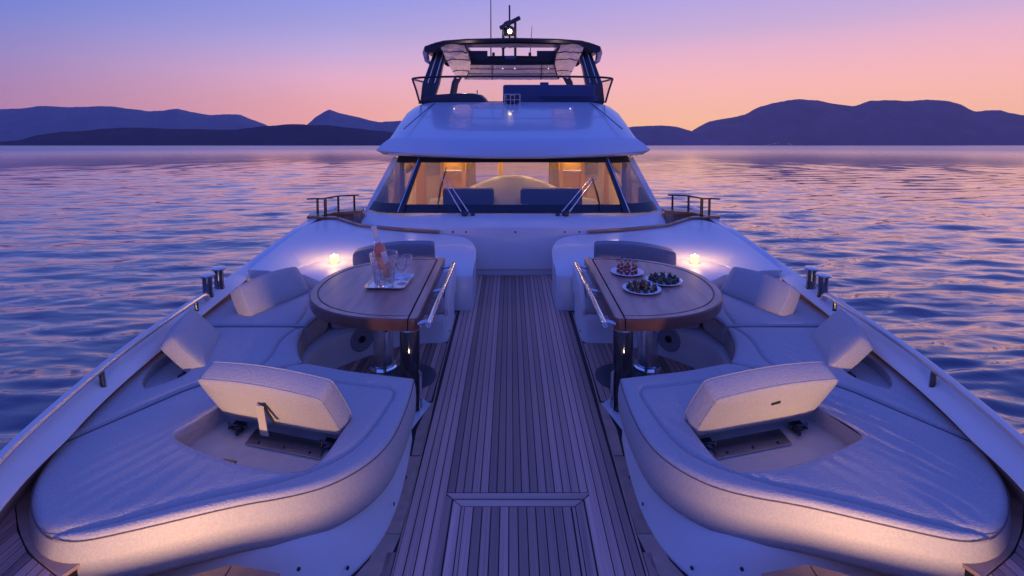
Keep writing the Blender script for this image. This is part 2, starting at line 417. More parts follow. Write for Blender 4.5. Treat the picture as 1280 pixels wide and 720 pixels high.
# ---- moulded seat bases, coamings, gunwales, side decks (mirror pair)
BASE = [(.665, 3.215), (.612, 2.66), (.625, 2.3), (.72, 2.09), (.87, 1.955), (1.15, 1.93), (1.8, 1.9), (2.08, 2.15), (2.25, 2.6), (2.38, 3.4), (2.4, 4.5), (2.0, 4.85), (.62, 5.0), (.585, 4.95), (.585, 4.36), (.61, 4.32), (.86, 4.31), (1.0, 4.25), (1.18, 4.11), (1.42, 3.87), (1.5, 3.62), (1.42, 3.38), (1.2, 3.23), (.9, 3.19)]
def ray_px(): pass
for s in (-1, 1):
    b = MB(); P = resample(mirror(BASE, s), .04); P = fix(resample(chaikin(mirror(BASE, s), 2), .05))
    N = normals2(P)
    slope = np.clip((2.95-P[:, 1])/.4, 0, 1)      # the bow end leans in under the overhanging pad
    b.rings([[(*(P[i]+N[i]*(o-slope[i]*f)), z) for i in range(len(P))] for o, f, z in ((.004, 0, 0), (.004, 0, .012), (0, 0, .02), (0, .055, .17), (0, .09, .235), (-.01, .10, .25))], cap1=True)
    base = obj('seat_base', b, 'gelcoat_matt', yacht, True)
    c = Vector((1.245*s, 4.045, .165)); nrm = Vector((-.66*s, -.75, 0)).normalized()
    sp = obj('speaker', MB().lathe([(.102, 0), (.102, .008), (.09, .014), (.075, .010), (.04, .004), (.03, .010), (.0, .010)], c, 28, nrm), 'speaker_grey', base, True)
    obj('speaker_cone', MB().lathe([(.03, .011), (.022, .016), (0, .016)], c, 16, nrm), 'black_matt', sp, True)
    pl = MB().prism(mirror([(.585, 3.38), (.70, 3.49), (.8, 3.49), (.8, 3.1), (.66, 3.1)], s), .0065, .010); obj('foot_plate', pl, 'gelcoat', base)
    # screw caps and vent on the base
    for (x, y, z, nx, ny) in ((.62, 2.42, .06, -1, .1), (.60, 2.62, .05, -1, .05), (.74, 2.075, .05, -.8, -.6), (.585, 4.45, .05, -1, 0), (.9, 1.965, .15, -.4, -.9)):
        obj('screw_cap', MB().lathe([(.008, 0), (.008, .006), (0, .008)], (x*s, y, z), 8, (nx*s, ny, 0)), 'dark_plate', base)
    # latch on the bow end
    obj('latch', MB().lathe([(.022, 0), (.022, .008), (.012, .012), (0, .008)], (1.03*s, 1.925, .13), 14, (-.1*s, -1, 0)), 'steel_brushed', base, True)
    arm = MB(); prof = [(4.33, .24), (4.33, .30), (4.37, .38), (4.5, .45), (4.75, .50), (5.0, .50), (5.0, .24)]
    arm.rings([[(.577*s, y, z) for y, z in prof], [(.617*s, y, z) for y, z in prof]], cap0=True, cap1=True); obj('arm_panel', arm.bevel(.008), 'gelcoat_matt', base, True)
    # coaming behind the aft bench
    out = [(.415, 5.35, .41), (.418, 5.55, .44), (.44, 5.75, .475), (.52, 5.95, .505), (.66, 6.06, .525), (.9, 6.11, .535), (1.4, 6.13, .565), (1.9, 6.2, .60), (2.25, 6.45, .65), (2.5, 6.3, .65), (2.5, 5.6, .62), (2.47, 5.0, .59), (2.45, 4.6, .56)]
    inn = [(.42, 5.06, .36), (.47, 5.05, .36), (.55, 5.05, .365), (.62, 5.05, .37), (.72, 5.04, .39), (.9, 5.04, .42), (1.3, 5.06, .46), (1.55, 5.12, .50), (1.75, 5.16, .503), (1.93, 5.12, .503), (2.03, 4.98, .503), (2.1, 4.82, .503), (2.12, 4.66, .503)]
    O = chaikin(mirror(out, s), 2, False); I = chaikin(mirror(inn, s), 2, False)
    mid = [tuple(i*.5+o*.5+np.array((0, 0, .012))) for o, i in zip(O, I)]
    cm = MB(); lip = [tuple(i*.985+o*.015+np.array((0, 0, .0))) for o, i in zip(O, I)]
    cm.rings([[(x, y, 0) for x, y, z in O], [(x, y, z-.03) for x, y, z in O], [(x*.995, y-.004, z-.006) for x, y, z in O], [tuple(o*.94+i*.06) for o, i in zip(O, I)], mid, lip, [(x, y-.006, z-.02) for x, y, z in I], [(x, y, 0) for x, y, z in I]], closed=False)
    cm.face([(x, y, z) for x, y, z in ((O[0][0], O[0][1], 0), (O[0][0], O[0][1], O[0][2]-.006), (I[0][0], I[0][1], I[0][2]-.02), (I[0][0], I[0][1], 0))])
    cm.face([(I[-1][0], I[-1][1], .2), (I[-1][0], I[-1][1]-.006, I[-1][2]-.02), tuple(lip[-1]), tuple(mid[-1]), tuple(O[-1]*.94+I[-1]*.06), (O[-1][0], O[-1][1], O[-1][2]-.006), (O[-1][0], O[-1][1], .2)])
    coam = obj('coaming', cm, 'gelcoat', yacht, 50)
    sh = MB(); shp = mirror([(1.36, 5.075), (1.55, 5.14), (1.75, 5.18), (1.95, 5.14), (2.06, 4.98), (2.13, 4.8), (2.13, 4.66), (1.95, 4.655), (1.73, 4.46), (1.5, 4.75)], s)
    sh.prism(shp, .26, .497); obj('corner_shelf', sh.bevel(.012), 'gelcoat_matt', coam, True)
    # teak trim along the aft edge
    tr = [(.9, 6.125, .548), (1.4, 6.145, .578), (1.9, 6.215, .613), (2.27, 6.44, .66), (2.5, 6.42, .668)]
    T = MB(); T.rings([[(x*s+0, y+dy, z+dz) for dy, dz in ((-.03, -.008), (-.03, .010), (.03, .014), (.03, -.008))] for x, y, z in tr], cap0=True, cap1=True); obj('teak_trim', T, 'teak_varnish', coam)
    # gunwale capping
    gi = [(1.40, 1.0, .47), (1.84, 1.55, .47), (1.99, 1.83, .47), (2.06, 2.03, .47), (2.095, 2.17, .47), (2.12, 2.31, .47), (2.17, 2.48, .47), (2.225, 2.73, .47), (2.265, 2.99, .47), (2.305, 3.29, .47), (2.37, 3.8, .475), (2.41, 4.55, .50), (2.46, 5.2, .57), (2.5, 6.3, .645), (2.5, 7.3, .65)]
    go = [(1.68, 1.0, .52), (2.0, 1.6, .525), (2.13, 1.9, .53), (2.20, 2.106, .53), (2.245, 2.25, .53), (2.285, 2.40, .53), (2.32, 2.57, .53), (2.375, 2.83, .53), (2.415, 3.1, .53), (2.445, 3.4, .53), (2.53, 3.9, .52), (2.56, 4.55, .54), (2.58, 5.2, .58), (2.63, 6.3, .63), (2.64, 7.3, .64)]
    GI = chaikin(mirror(gi, s), 2, False); GO = chaikin(mirror(go, s), 2, False)
    gk = MB(); gk.rings([[(x+.15*s, y+.1, .2) for x, y, z in GI], [(x+.05*s, y+.03, z-.04) for x, y, z in GI], [(x+.006*s, y, z-.010) for x, y, z in GI]], closed=False)
    g = MB(); g.rings([[(x+.006*s, y, z-.012) for x, y, z in GI], [(x, y, z-.006) for x, y, z in GI], [tuple(a*.93+b*.07+np.array((0, 0, .004))) for a, b in zip(GI, GO)], [tuple(a*.06+b*.94+np.array((0, 0, .004))) for a, b in zip(GI, GO)], [(x+.01*s, y, z-.02) for x, y, z in GO], [(x+.02*s, y, z-.12) for x, y, z in GO]], closed=False)
    gun = obj('gunwale', g, 'gelcoat', yacht, 50); obj('inner_lining', gk, 'teak_margin', gun)
    # hull side flaring down to the waterline
    hl = MB(); hl.rings([[(x+.02*s, y, z-.12) for x, y, z in GO], [(x*.97, y+.05, -.6) for x, y, z in GO], [(x*.86, y+.3, -1.6) for x, y, z in GO], [(x*.72, y+.6, -2.9) for x, y, z in GO]], closed=False); obj('hull_side', hl, 'hull_white', yacht, 'all')
    # low steel rail on the gunwale
    ro = [(1.72, 1.1, .575), (2.0, 1.66, .578), (2.155, 2.06, .58), (2.235, 2.38, .58), (2.335, 2.86, .58), (2.385, 3.3, .58), (2.42, 3.75, .58), (2.435, 3.93, .575), (2.44, 3.97, .52)]
    rail = obj('guard_rail', MB().tube(chaikin(mirror(ro, s), 2, False), .022, 10), 'steel_satin', yacht, True)
    for (x, y, x2, y2) in ((2.275, 2.72, 2.315, 2.76), (2.42, 3.80, 2.425, 3.80), (1.93, 1.55, 1.95, 1.56)):
        obj('post', MB().tube([(x*s, y, .45), (x*s, y, .50), (x2*s, y2, .575)], [.022, .014, .014], 8), 'black_gloss', rail, True)
    # raised bow deck: front step and the higher side deck with its curved margin board
    bd = MB(); bd.prism(mirror([(.9, .2), (1.45, .2), (1.72, 1.2), (1.72, 1.68), (1.62, 1.745), (1.245, 1.82), (1.116, 1.868), (.905, 1.83)], s), -.05, .235)
    bdk = obj('bow_step', bd, 'gelcoat_matt', yacht); bd = MB()
    bd.prism(mirror([(1.45, .3), (1.6, .6), (2.05, 1.5), (2.24, 2.0), (2.36, 2.5), (2.3, 2.9), (2.05, 2.7), (1.95, 2.2), (1.65, 1.81), (1.64, 1.6)], s), -.06, .31)
    step = bdk; bdk = obj('bow_deck', bd, 'caulk', yacht)
    A = [(2.19, 2.34), (2.122, 2.126), (1.976, 1.983), (1.846, 1.886), (1.737, 1.836), (1.641, 1.801)]; B = [(2.26, 2.34), (2.20, 2.13), (2.111, 2.045), (2.017, 1.955), (1.877, 1.85), (1.754, 1.788), (1.665, 1.745)]
    A2 = chaikin(mirror(A, s), 2, False); B2 = chaikin(mirror(B, s), 2, False)
    board(bdk, [tuple(p) for p in A2], [tuple(p) for p in B2], .31, h=.015)
    board(step, mirror([(.915, 1.835), (1.113, 1.872)], s), mirror([(.915, 1.73), (1.113, 1.765)], s), .235, 'teak_varnish', .018)
    board(step, mirror([(1.119, 1.872), (1.245, 1.826), (1.62, 1.75)], s), mirror([(1.119, 1.765), (1.245, 1.72), (1.6, 1.65)], s), .235, 'teak_varnish', .018)
    Bx = np.array(B)[::-1]
    for k in range(14):
        x0 = 1.672+k*.0437; x1 = x0+.0387
        e0, e1 = np.interp(x0, Bx[:, 0], Bx[:, 1])-.006, np.interp(x1, Bx[:, 0], Bx[:, 1])-.006
        st0 = max(.5, 1.05+(x0-1.672)*1.4)
        board(bdk, mirror([(x0, st0), (x0, e0)], s), mirror([(x1, st0), (x1, e1)], s), .31, 'teak', .012, 'plank')
# unseen box added across the bow to shade the lower cushion fronts
lk = MB(); lk.prism([(-1.5, .2), (1.5, .2), (1.62, .75), (-1.62, .75)], -.05, .372); obj('bow_shade_box', lk.bevel(.02), 'gelcoat', yacht, True)
bw = MB(); bw.prism([(-1.75, 1.0), (-1.6, 0), (-1.25, -1.0), (0, -2.1), (1.25, -1.0), (1.6, 0), (1.75, 1.0)], -.6, .0); obj('bow_floor', bw, 'gelcoat_matt', yacht)

# ---- bulkhead and windscreen ledge
arcx = [-2.03, -2.0, -1.93, -1.7, -1.45, -.8, 0, .8, 1.45, 1.7, 1.93, 2.0, 2.03]
wy = [6.95, 6.65, 6.42, 6.24, 6.18, 6.15, 6.14, 6.15, 6.18, 6.24, 6.42, 6.65, 6.95]
ly = [7.0, 6.86, 6.74, 6.60, 6.52, 6.47, 6.45, 6.47, 6.52, 6.60, 6.74, 6.86, 7.0]
def zl(x): return .705 - .045*(abs(x)/2)**2
m = MB()
m.rings([[(x, y+.03, 0) for x, y in zip(arcx, wy)], [(x, y+.03, .075) for x, y in zip(arcx, wy)], [(x, y, .085) for x, y in zip(arcx, wy)], [(x, y, .585-.02*(abs(x)/2)**2) for x, y in zip(arcx, wy)], [(x*.998, y+.012, .605-.02*(abs(x)/2)**2) for x, y in zip(arcx, wy)], [(x*.99, y, zl(x)) for x, y in zip(arcx, ly)], [(x*.9, y+.25, zl(x)-.03) for x, y in zip(arcx, ly)]], closed=False)
bulk = obj('bulkhead', m, 'gelcoat_matt', yacht, 40)
for x in (-1.5, -.74, -.58, .02, .62, .8, 1.52, 1.92):
    y = np.interp(x, arcx, wy)-.001; obj('screw_cap', MB().lathe([(.011, 0), (.011, .005), (0, .008)], (x, y, .545), 8, (0, -1, 0)), 'dark_plate', bulk)

# ---- windscreen: three raked panes
ws = thing('windscreen', None, None); ws.parent = yacht
def pane(p, q, r_, t, off): return [Vector(p)+Vector(off), Vector(q)+Vector(off), Vector(r_)+Vector(off), Vector(t)+Vector(off)]
cb = [(-1.46, 6.53, .70), (-.8, 6.485, .706), (0, 6.465, .708), (.8, 6.485, .706), (1.46, 6.53, .70)]
ct = [(-1.29, 7.08, 1.345), (-.7, 7.03, 1.352), (0, 7.01, 1.355), (.7, 7.03, 1.352), (1.29, 7.08, 1.345)]
def band(name, lo, hi, f0, f1, mat, off=(0, 0, 0), thick=.006):
    a = [Vector(p).lerp(Vector(q), f0)+Vector(off) for p, q in zip(lo, hi)]; b = [Vector(p).lerp(Vector(q), f1)+Vector(off) for p, q in zip(lo, hi)]
    k = MB(); d = Vector((0, thick*.75, -thick*.65)); A = [a, b, [v+d for v in b], [v+d for v in a]]
    # closed strip
    rr = [[A[j][i] for j in range(4)] for i in range(len(a))]; k.rings(rr, cap0=True, cap1=True); return obj(name, k, mat, ws, 40)
band('pane', cb, ct, .0, 1.0, 'window_glass')
sides = {}
for s in (-1, 1):
    sb = [(1.46*s, 6.53, .70), (1.78*s, 6.68, .685), (2.0*s, 6.98, .66)]; stp = [(1.29*s, 7.08, 1.345), (1.53*s, 7.16, 1.335), (1.675*s, 7.36, 1.325)]
    band('pane', sb, stp, 0, 1.0, 'tinted_glass')
    band('frit', sb, stp, -.0, .16, 'navy_frit', (0, -.006, .006)); band('frit', sb, stp, .93, 1.06, 'black_matt', (0, -.006, .006))
    # pillar with a bright trim line
    a, b = Vector(sb[0]), Vector(stp[0]); w = Vector((.032*s, 0.01, 0)); f = Vector((0, -.02, .015))
    k = MB(); k.rings([[a-w*1.5, a+f-w*1.5, a+f+w*1.5, a+w*1.5], [b-w, b+f-w, b+f+w, b+w]], cap0=True, cap1=True); pil = obj('pillar', k, 'navy_frit', ws)
    obj('trim', MB().tube([a+f+w*.9+Vector((0, -.004, .003)), b+f+w*.5+Vector((0, -.004, .003))], .007, 6), 'chrome', pil, True)
    # white outer pillar of the wheelhouse side
    e0, e1 = Vector(sb[2]), Vector(stp[2])
    k = MB(); k.rings([[e0+Vector((-.04*s, -.05, 0)), e0+Vector((.06*s, -.03, -.05)), e0+Vector((.09*s, .3, -.1)), e0+Vector((.02*s, .3, 0))], [e1+Vector((-.03*s, -.04, 0)), e1+Vector((.05*s, -.02, .03)), e1+Vector((.06*s, .3, .05)), e1+Vector((.0, .3, 0))]], cap0=True, cap1=True)
    obj('corner_pillar', k, 'gelcoat', ws, True)
    # wheelhouse side wall
    k = MB(); k.rings([[(2.06*s, 7.25, 0), (2.06*s, 7.25, .68), (1.72*s, 7.62, 1.4)], [(2.1*s, 11.5, 0), (2.1*s, 11.5, .68), (1.75*s, 11.5, 1.45)]], closed=False); obj('cabin_side', k, 'gelcoat', yacht)
band('frit', cb, ct, .0, .145, 'navy_frit', (0, -.006, .006)); band('frit', cb, ct, .93, 1.06, 'black_matt', (0, -.006, .006))
# wipers
for (x0, xt, zt, bt0, bt1) in ((-.62, -.985, .42, .02, .80), (.66, 1.12, .40, -.02, .62)):
    w = thing('wiper', None, None, (x0, 6.44, .71)); w.parent = yacht
    def onpane(x, f, off=.035):
        lo = Vector((x*1.0, np.interp(x, [p[0] for p in cb], [p[1] for p in cb]), .704)); hi = Vector((x*.93, np.interp(x, [p[0] for p in ct], [p[1] for p in ct]), 1.35))
        return lo.lerp(hi, f)+Vector((0, -off*.75, off*.66))
    sg = 1 if x0 > 0 else -1
    obj('spindle', MB().lathe([(.045, 0), (.045, .02), (.025, .035), (.02, .05), (0, .05)], (x0, 6.445, .70), 12, (0, -.6, .8)), 'black_gloss', w, True)
    obj('spindle', MB().lathe([(.03, 0), (.03, .02), (.0, .03)], (x0-.10*sg, 6.44, .695), 12, (0, -.6, .8)), 'black_gloss', w, True)
    for d in (-.045, .045):
        obj('arm', MB().tube([(x0+d, 6.43, .735), onpane(xt+d*.7, zt+.2, .05)], [.010, .006], 6), 'chrome', w, True)
    bl = obj('blade', MB().tube([onpane(xt+.0, bt0+.06), onpane(xt+.0, (bt0+bt1)/2, .045), onpane(xt-.02*sg, bt1)], [.008, .013, .007], 6), 'black_matt', w, True)

# ---- wheelhouse interior
inn = thing('cabin', None, None, (0, 8, .1)); inn.parent = yacht
obj('cabin_floor', MB().box(-1.95, 1.95, 6.6, 9.8, .05, .1), 'warm_wood', inn)
obj('headlining', MB().box(-1.72, 1.72, 7.05, 9.8, 1.40, 1.43), 'cream', inn)
k = MB()
for (a, b) in ((-1.95, -.72), (.72, 1.95)): k.box(a, b, 9.75, 9.8, .1, 1.4)
k.box(-.72, .72, 9.75, 9.8, .1, .62); obj('aft_wall', k, 'warm_wood', inn)
for a in (-1.5, -1.1, 1.1, 1.6): obj('wall_panel', MB().box(a-.16, a+.16, 9.725, 9.75, .2, 1.38).bevel(.008), 'cream' if abs(a) > 1.4 else 'warm_wood', inn)
fr = obj('aft_window', MB().box(-.72, .72, 9.76, 9.77, .62, 1.4), 'screen_glass', inn)
obj('mullion', MB().box(-.27, -.18, 9.70, 9.74, .62, 1.4), 'warm_wood', fr)
for a in (-.80, .76):
    cu = MB(); cu.rings([[(a+.10*j/8, 9.66+.02*(j % 2), z) for j in range(-6, 9)] for z in (.2, 1.38)], closed=False); obj('curtain', cu, 'curtain', inn, True)
for s in (-1, 1):
    cu = MB(); cu.rings([[((1.80-.0*j)*s, 7.5+.09*j, z) for j in range(12)] for z in (.6, 1.0)], closed=False)
    obj('side_lining', MB().box(min(1.85*s, 1.9*s), max(1.85*s, 1.9*s), 7.5, 9.75, .1, .9), 'cream', inn)
# dashboard with a domed cream cowl and two dark instrument hoods
dx = np.linspace(-1.28, 1.28, 27)
def dz(x): return .64 + .30*math.exp(-(abs(x)/.86)**3) + .09*math.exp(-(abs(x)/.45)**2)
k = MB(); k.rings([[(x, 6.75, .60) for x in dx], [(x, 6.85, .66) for x in dx], [(x, 7.35, dz(x)-.16) for x in dx], [(x, 7.7, dz(x)-.02) for x in dx], [(x, 7.9, dz(x)) for x in dx], [(x, 8.1, dz(x)-.06) for x in dx], [(x, 8.15, .3) for x in dx]], closed=False)
for s in (-1, 1):
    obj('side_pane_fill', MB().box(1.50*s-.05, 1.50*s+.05, 7.72, 7.78, 1.36, 1.399), 'side_pane_fill', inn)  # glowing block added to brighten the interior behind each side pane
    for x, y in ((1.66, 7.62), (1.80, 7.95)): obj('side_post', MB().box(x*s-.035, x*s+.035, y, y+.06, .3, 1.30), 'cream', inn)
    for x in (.92, 1.32): obj('door_post', MB().box(x*s-.035, x*s+.035, 9.55, 9.62, .1, 1.4), 'warm_wood', inn)
    obj('shelf', MB().box(min(.95*s, 1.3*s), max(.95*s, 1.3*s), 9.5, 9.7, .86, .90), 'curtain', inn)
    obj('wall_mirror', MB().box(min(1.36*s, 1.62*s), max(1.36*s, 1.62*s), 9.70, 9.72, .8, 1.25), 'steel_brushed', inn)
dash = obj('dashboard', k, 'cream', inn, 'all')
for x0, x1 in ((-.98, -.27), (.10, .96)):
    k = MB().box(x0, x1, 7.02, 7.2, .62, .94).bevel(.04, 3); obj('instrument_hood', k, 'navy_seat', dash, True)
obj('dash_top', MB().box(-1.7, 1.7, 6.66, 6.98, .60, .655), 'navy_frit', inn)
for x in (-1.1, -.4, .4, 1.1):
    obj('ceiling_lamp', MB().lathe([(.09, 0), (.09, -.012), (0, -.012)], (x, 8.7, 1.40), 16), 'cabin_lamp', inn)
obj('ceiling_lamp', MB().box(-1.5, 1.5, 9.60, 9.66, 1.37, 1.399), 'cabin_lamp', inn)
obj('dash_fill', MB().box(-1.1, 1.1, 7.42, 7.47, 1.375, 1.399), 'dash_fill', inn)  # hidden glowing strip added to light the dashboard's front

# ---- coachroof: brow and roof up to the flybridge
xs = np.array([-1.0, -.985, -.96, -.91, -.86, -.8, -.6, -.4, -.2, 0, .2, .4, .6, .8, .86, .91, .96, .985, 1.0])
def row(hw, y, z, yd, zd, edge): return [(x*hw, y+yd*x*x, z-zd*x*x-edge*max(0, (abs(x)-.8)/.2)**2) for x in xs]
rows = [row(1.50, 7.14, 1.375, .3, .01, 0), row(1.84, 6.86, 1.372, .38, -.02, -.01), row(1.92, 6.82, 1.395, .40, -.035, -.02), row(1.94, 6.82, 1.42, .40, -.035, -.01), row(1.87, 6.93, 1.55, .42, -.005, 0), row(1.81, 7.02, 1.615, .42, .0, .01),
        row(1.81, 7.10, 1.645, .42, .0, .03), row(1.82, 7.5, 1.75, .35, .0, .06), row(1.84, 8.1, 1.905, .25, .0, .09), row(1.84, 8.8, 2.075, .12, .0, .10), row(1.76, 9.22, 2.165, .05, .005, .07), row(1.72, 9.3, 2.18, .05, .005, .06), row(1.70, 9.36, 2.17, .05, .005, .05), row(1.7, 11.5, 2.12, 0, 0, .05)]
k = MB(); k.rings(rows, closed=False); roof = obj('coachroof', k, 'roof_paint', yacht, 42)
k = MB(); k.rings([[(x*1.84, y, z) for x in xs] for y, z in ((7.2, 1.40), (11.5, 1.45))], closed=False); obj('roof_soffit', k, 'gelcoat_matt', yacht)
for s in (-1, 1):
    # moulded shoulder joint and small deck lights
    obj('joint_line', MB().tube([(1.40*s, 9.2, 2.158), (1.47*s, 8.6, 2.022), (1.54*s, 8.0, 1.875), (1.60*s, 7.5, 1.752)], .008, 6), 'navy_seat', roof, True)
    obj('deck_light', MB().lathe([(.012, 0), (.012, .01), (0, .018)], ((-1.0 if s < 0 else .98), 8.75, 2.055), 12, (0, -.25, 1)), 'led', roof, True)
# searchlight in a cage at the roof's forward edge
sl = obj('spotlight', MB().box(-.115, .10, 9.1, 9.22, 2.16, 2.30).bevel(.02), 'black_gloss', roof, True)
k = MB()
for x in (-.14, -.04, .03, .125): k.tube([(x, 9.05, 2.12), (x, 9.04, 2.31)], .008, 6)
for z in (2.12, 2.215, 2.31): k.tube([(-.14, 9.045, z), (.125, 9.045, z)], .008, 6)
obj('cage', k, 'steel_brushed', sl, True)
obj('spot_base', MB().lathe([(.10, 0), (.08, .05), (.05, .08), (0, .08)], (-.007, 9.14, 2.07), 14), 'navy_seat', sl, True)

# ---- flybridge
fly = thing('flybridge', None, None, (0, 10, 2.1)); fly.parent = yacht
fr_ = [(1.80, 11.0, 2.62), (1.90, 10.4, 2.63), (1.92, 9.85, 2.63), (1.85, 9.62, 2.63), (1.6, 9.52, 2.645), (.8, 9.44, 2.65), (0, 9.42, 2.65)]
top = chaikin(fr_ + [(-x, y, z) for x, y, z in fr_[-2::-1]], 2, False)
rl = obj('fly_rail', MB().tube(top, .020, 8), 'dark_frame', fly, True)
for s in (-1, 1): obj('rail_post', MB().tube([(1.89*s, 9.72, 2.62), (1.80*s, 9.62, 2.4), (1.72*s, 9.5, 2.18)], .018, 8), 'dark_frame', rl, True)
k = MB(); lo = [(x*.93, y-.06, 2.17) for x, y, z in top]; k.rings([[tuple(p) for p in top], lo], closed=False); obj('fly_screen', k, 'screen_glass', fly, 'all')
obj('fly_coaming', MB().box(-1.66, 1.66, 9.38, 9.46, 2.10, 2.195), 'black_matt', fly)
# helm cover hump and the settee back
hp = [(-1.76, 2.15), (-1.72, 2.22), (-1.45, 2.32), (-1.1, 2.345), (-.78, 2.345), (-.60, 2.31), (-.50, 2.22), (-.48, 2.15)]
k = MB(); k.rings([[(x, 9.55, z) for x, z in hp], [(x, 10.3, z+.03) for x, z in hp]], cap0=True, cap1=True); obj('helm_cover', k.bevel(.02), 'dark_plate', fly, True)
obj('knob', MB().tube([(-.68, 9.9, 2.35), (-.68, 9.9, 2.42)], .012, 6), 'black_matt', fly)
k = MB().box(-.18, 1.55, 9.6, 9.78, 2.16, 2.51).bevel(.05, 3); se = obj('settee_back', k, 'navy_seat', fly, True)
obj('headrest', MB().box(.52, .68, 9.68, 9.78, 2.505, 2.56).bevel(.015), 'navy_seat', se, True)
obj('settee_base', MB().box(-.18, 1.6, 9.6, 10.6, 2.1, 2.3), 'navy_seat', fly)
# hardtop frame on raked struts
ht = thing('hardtop', None, None, (0, 11, 3.2)); ht.parent = yacht
hw = [-1.72, -1.70, -1.6, -1.35, -.9, 0, .9, 1.35, 1.6, 1.70, 1.72]
def htop(x): return 3.435-.055*(abs(x)/1.7)**2-.09*max(0, (abs(x)-1.2)/.5)**2
k = MB(); k.rings([[(x, 10.05+.12*(abs(x)/1.7)**2, htop(x)-.075) for x in hw], [(x, 10.0+.12*(abs(x)/1.7)**2, htop(x)-.03) for x in hw], [(x, 10.02+.12*(abs(x)/1.7)**2, htop(x)) for x in hw], [(x, 10.3, htop(x)+.012) for x in hw], [(x, 10.3, htop(x)-.075) for x in hw]], closed=False); obj('front_beam', k, 'dark_frame', ht, 40)
obj('lining', MB().box(-1.3, 1.3, 10.32, 10.36, 3.285, 3.37), 'foil', ht)
for s in (-1, 1):
    k = MB(); k.rings([[(s*x, y, htop(x)+dz_) for x, dz_ in ((.95 if y > 10.4 else 1.3, -.06), (.95 if y > 10.4 else 1.3, 0), (1.5, 0), (1.70, 0), (1.72, -.1), (1.60, -.17))] for y in (10.12, 10.5, 11.6, 12.6)], cap0=True, cap1=True); obj('side_beam', k, 'dark_frame', ht, 40)
    k = MB(); k.rings([[(1.73*s, y, 3.30), (1.78*s, y+.02, 3.17), (1.74*s, y+.05, 3.0), (1.64*s, y+.1, 2.93), (1.62*s, y+.1, 2.99), (1.69*s, y+.05, 3.05), (1.70*s, y+.02, 3.18), (1.66*s, y, 3.27)] for y in (10.2, 10.5)], cap0=True, cap1=True); obj('corner_flap', k, 'foil', ht, True)
    for a, b_, w_ in ((1.74, 1.47, .06), (1.60, 1.36, .04)):
        k = MB(); k.rings([[(s*(a-w_), 10.0, 2.17), (s*(a+w_), 10.0, 2.17), (s*(a+w_), 10.2, 2.17), (s*(a-w_), 10.2, 2.17)], [(s*(a*.93-w_), 10.12, 2.55), (s*(a*.985+w_), 10.12, 2.55), (s*(a*.985+w_), 10.32, 2.55), (s*(a*.93-w_), 10.32, 2.55)], [(s*(b_-w_), 10.35, 3.32), (s*(b_+w_), 10.35, 3.32), (s*(b_+w_), 10.55, 3.32), (s*(b_-w_), 10.55, 3.32)]], cap0=True, cap1=True)
        st = obj('strut', k.bevel(.012), 'dark_frame', ht, True)
        obj('strut_trim', MB().tube([(s*(a*.955), 10.105, 2.57), (s*b_, 10.34, 3.28)], .010, 6), 'steel_brushed', st, True)
    obj('stay', MB().tube([(1.30*s, 11.0, 2.2), (1.22*s, 11.0, 2.62), (1.05*s, 10.9, 2.9)], .075, 8), 'dark_frame', ht, True)
    # crinkled silvery sun cover hanging at the corner
    gx = 9; rr = []
    for j in range(10):
        f = j/9; z = 3.33-.62*f; x0 = 1.42-.22*f-.06*f*f; x1 = .93-.10*math.sin(f*3.0)+.03*f
        rr.append([(s*(x0+(x1-x0)*i/gx), 10.12+.45*f+.05*math.sin(i/gx*3.14)+.015*math.sin(j*2.1+i), z-.03*(1-math.sin(i/gx*3.14))+.02*noise.noise(Vector((i*1.7, j*1.3, s*5)))) for i in range(gx+1)])
    k = MB(); k.rings(rr, closed=False); sc_ = obj('sun_cover', k, 'foil', ht)
    k = MB(); [k.tube([(x, y-.012, z) for x, y, z in rr[j]], .007, 5) for j in (2, 4, 7)]; k.tube([(x, y-.012, z) for x, y, z in [r[-1] for r in rr]], .014, 5); obj('seam', k, 'dark_frame', sc_, True)
k = MB(); k.rings([[(x, 12.3, htop(x)-.22+.0*abs(x)) for x in hw[2:-2]], [(x, 12.25, htop(x)-.10) for x in hw[2:-2]], [(x, 12.6, htop(x)-.08) for x in hw[2:-2]], [(x, 12.6, htop(x)-.22) for x in hw[2:-2]]]); obj('aft_beam', k, 'dark_frame', ht)
k = MB(); k.box(-1.2, 1.2, 10.9, 11.0, 2.985, 3.12); obj('cross_beam', k, 'black_matt', ht)
for s in (-1, 1): obj('opening_blind', MB().box(min(.55*s, 1.25*s), max(.55*s, 1.25*s), 11.5, 11.55, 3.1, 3.36), 'dark_plate', ht)
for a, b_ in ((-1.02, -.42), (-.42, .62), (.62, .98)):
    k = MB(); nx = 12
    k.rings([[(a+(b_-a)*i/nx, 10.78+.03*j+.035*noise.noise(Vector((a+i*1.31, j*1.7, 2))), 2.985-.05*j+.012*noise.noise(Vector((a+i*.9, j*1.1, 7)))) for i in range(nx+1)] for j in range(7)], closed=False); obj('roof_cover_panel', k, 'foil', ht)
for a, b_, z_, y_ in ((-1.0, .97, 2.90, 10.80), (-1.0, .97, 2.80, 10.86), (-1.0, .97, 2.985, 10.76)): obj('seam', MB().tube([(a, y_, z_), (0, y_-.01, z_-.008), (b_, y_, z_)], .007, 5), 'dark_frame', ht, True)
for a in (-.42, .62): obj('seam', MB().tube([(a, 10.75, 2.99), (a-.01, 10.93, 2.68)], .008, 5), 'dark_frame', ht, True)
for x in (-1.2, -.93, -.2, .05, .75, 1.0): obj('stud', MB().ball((x, 10.7, 2.90), .013, 6), 'led', ht, True)
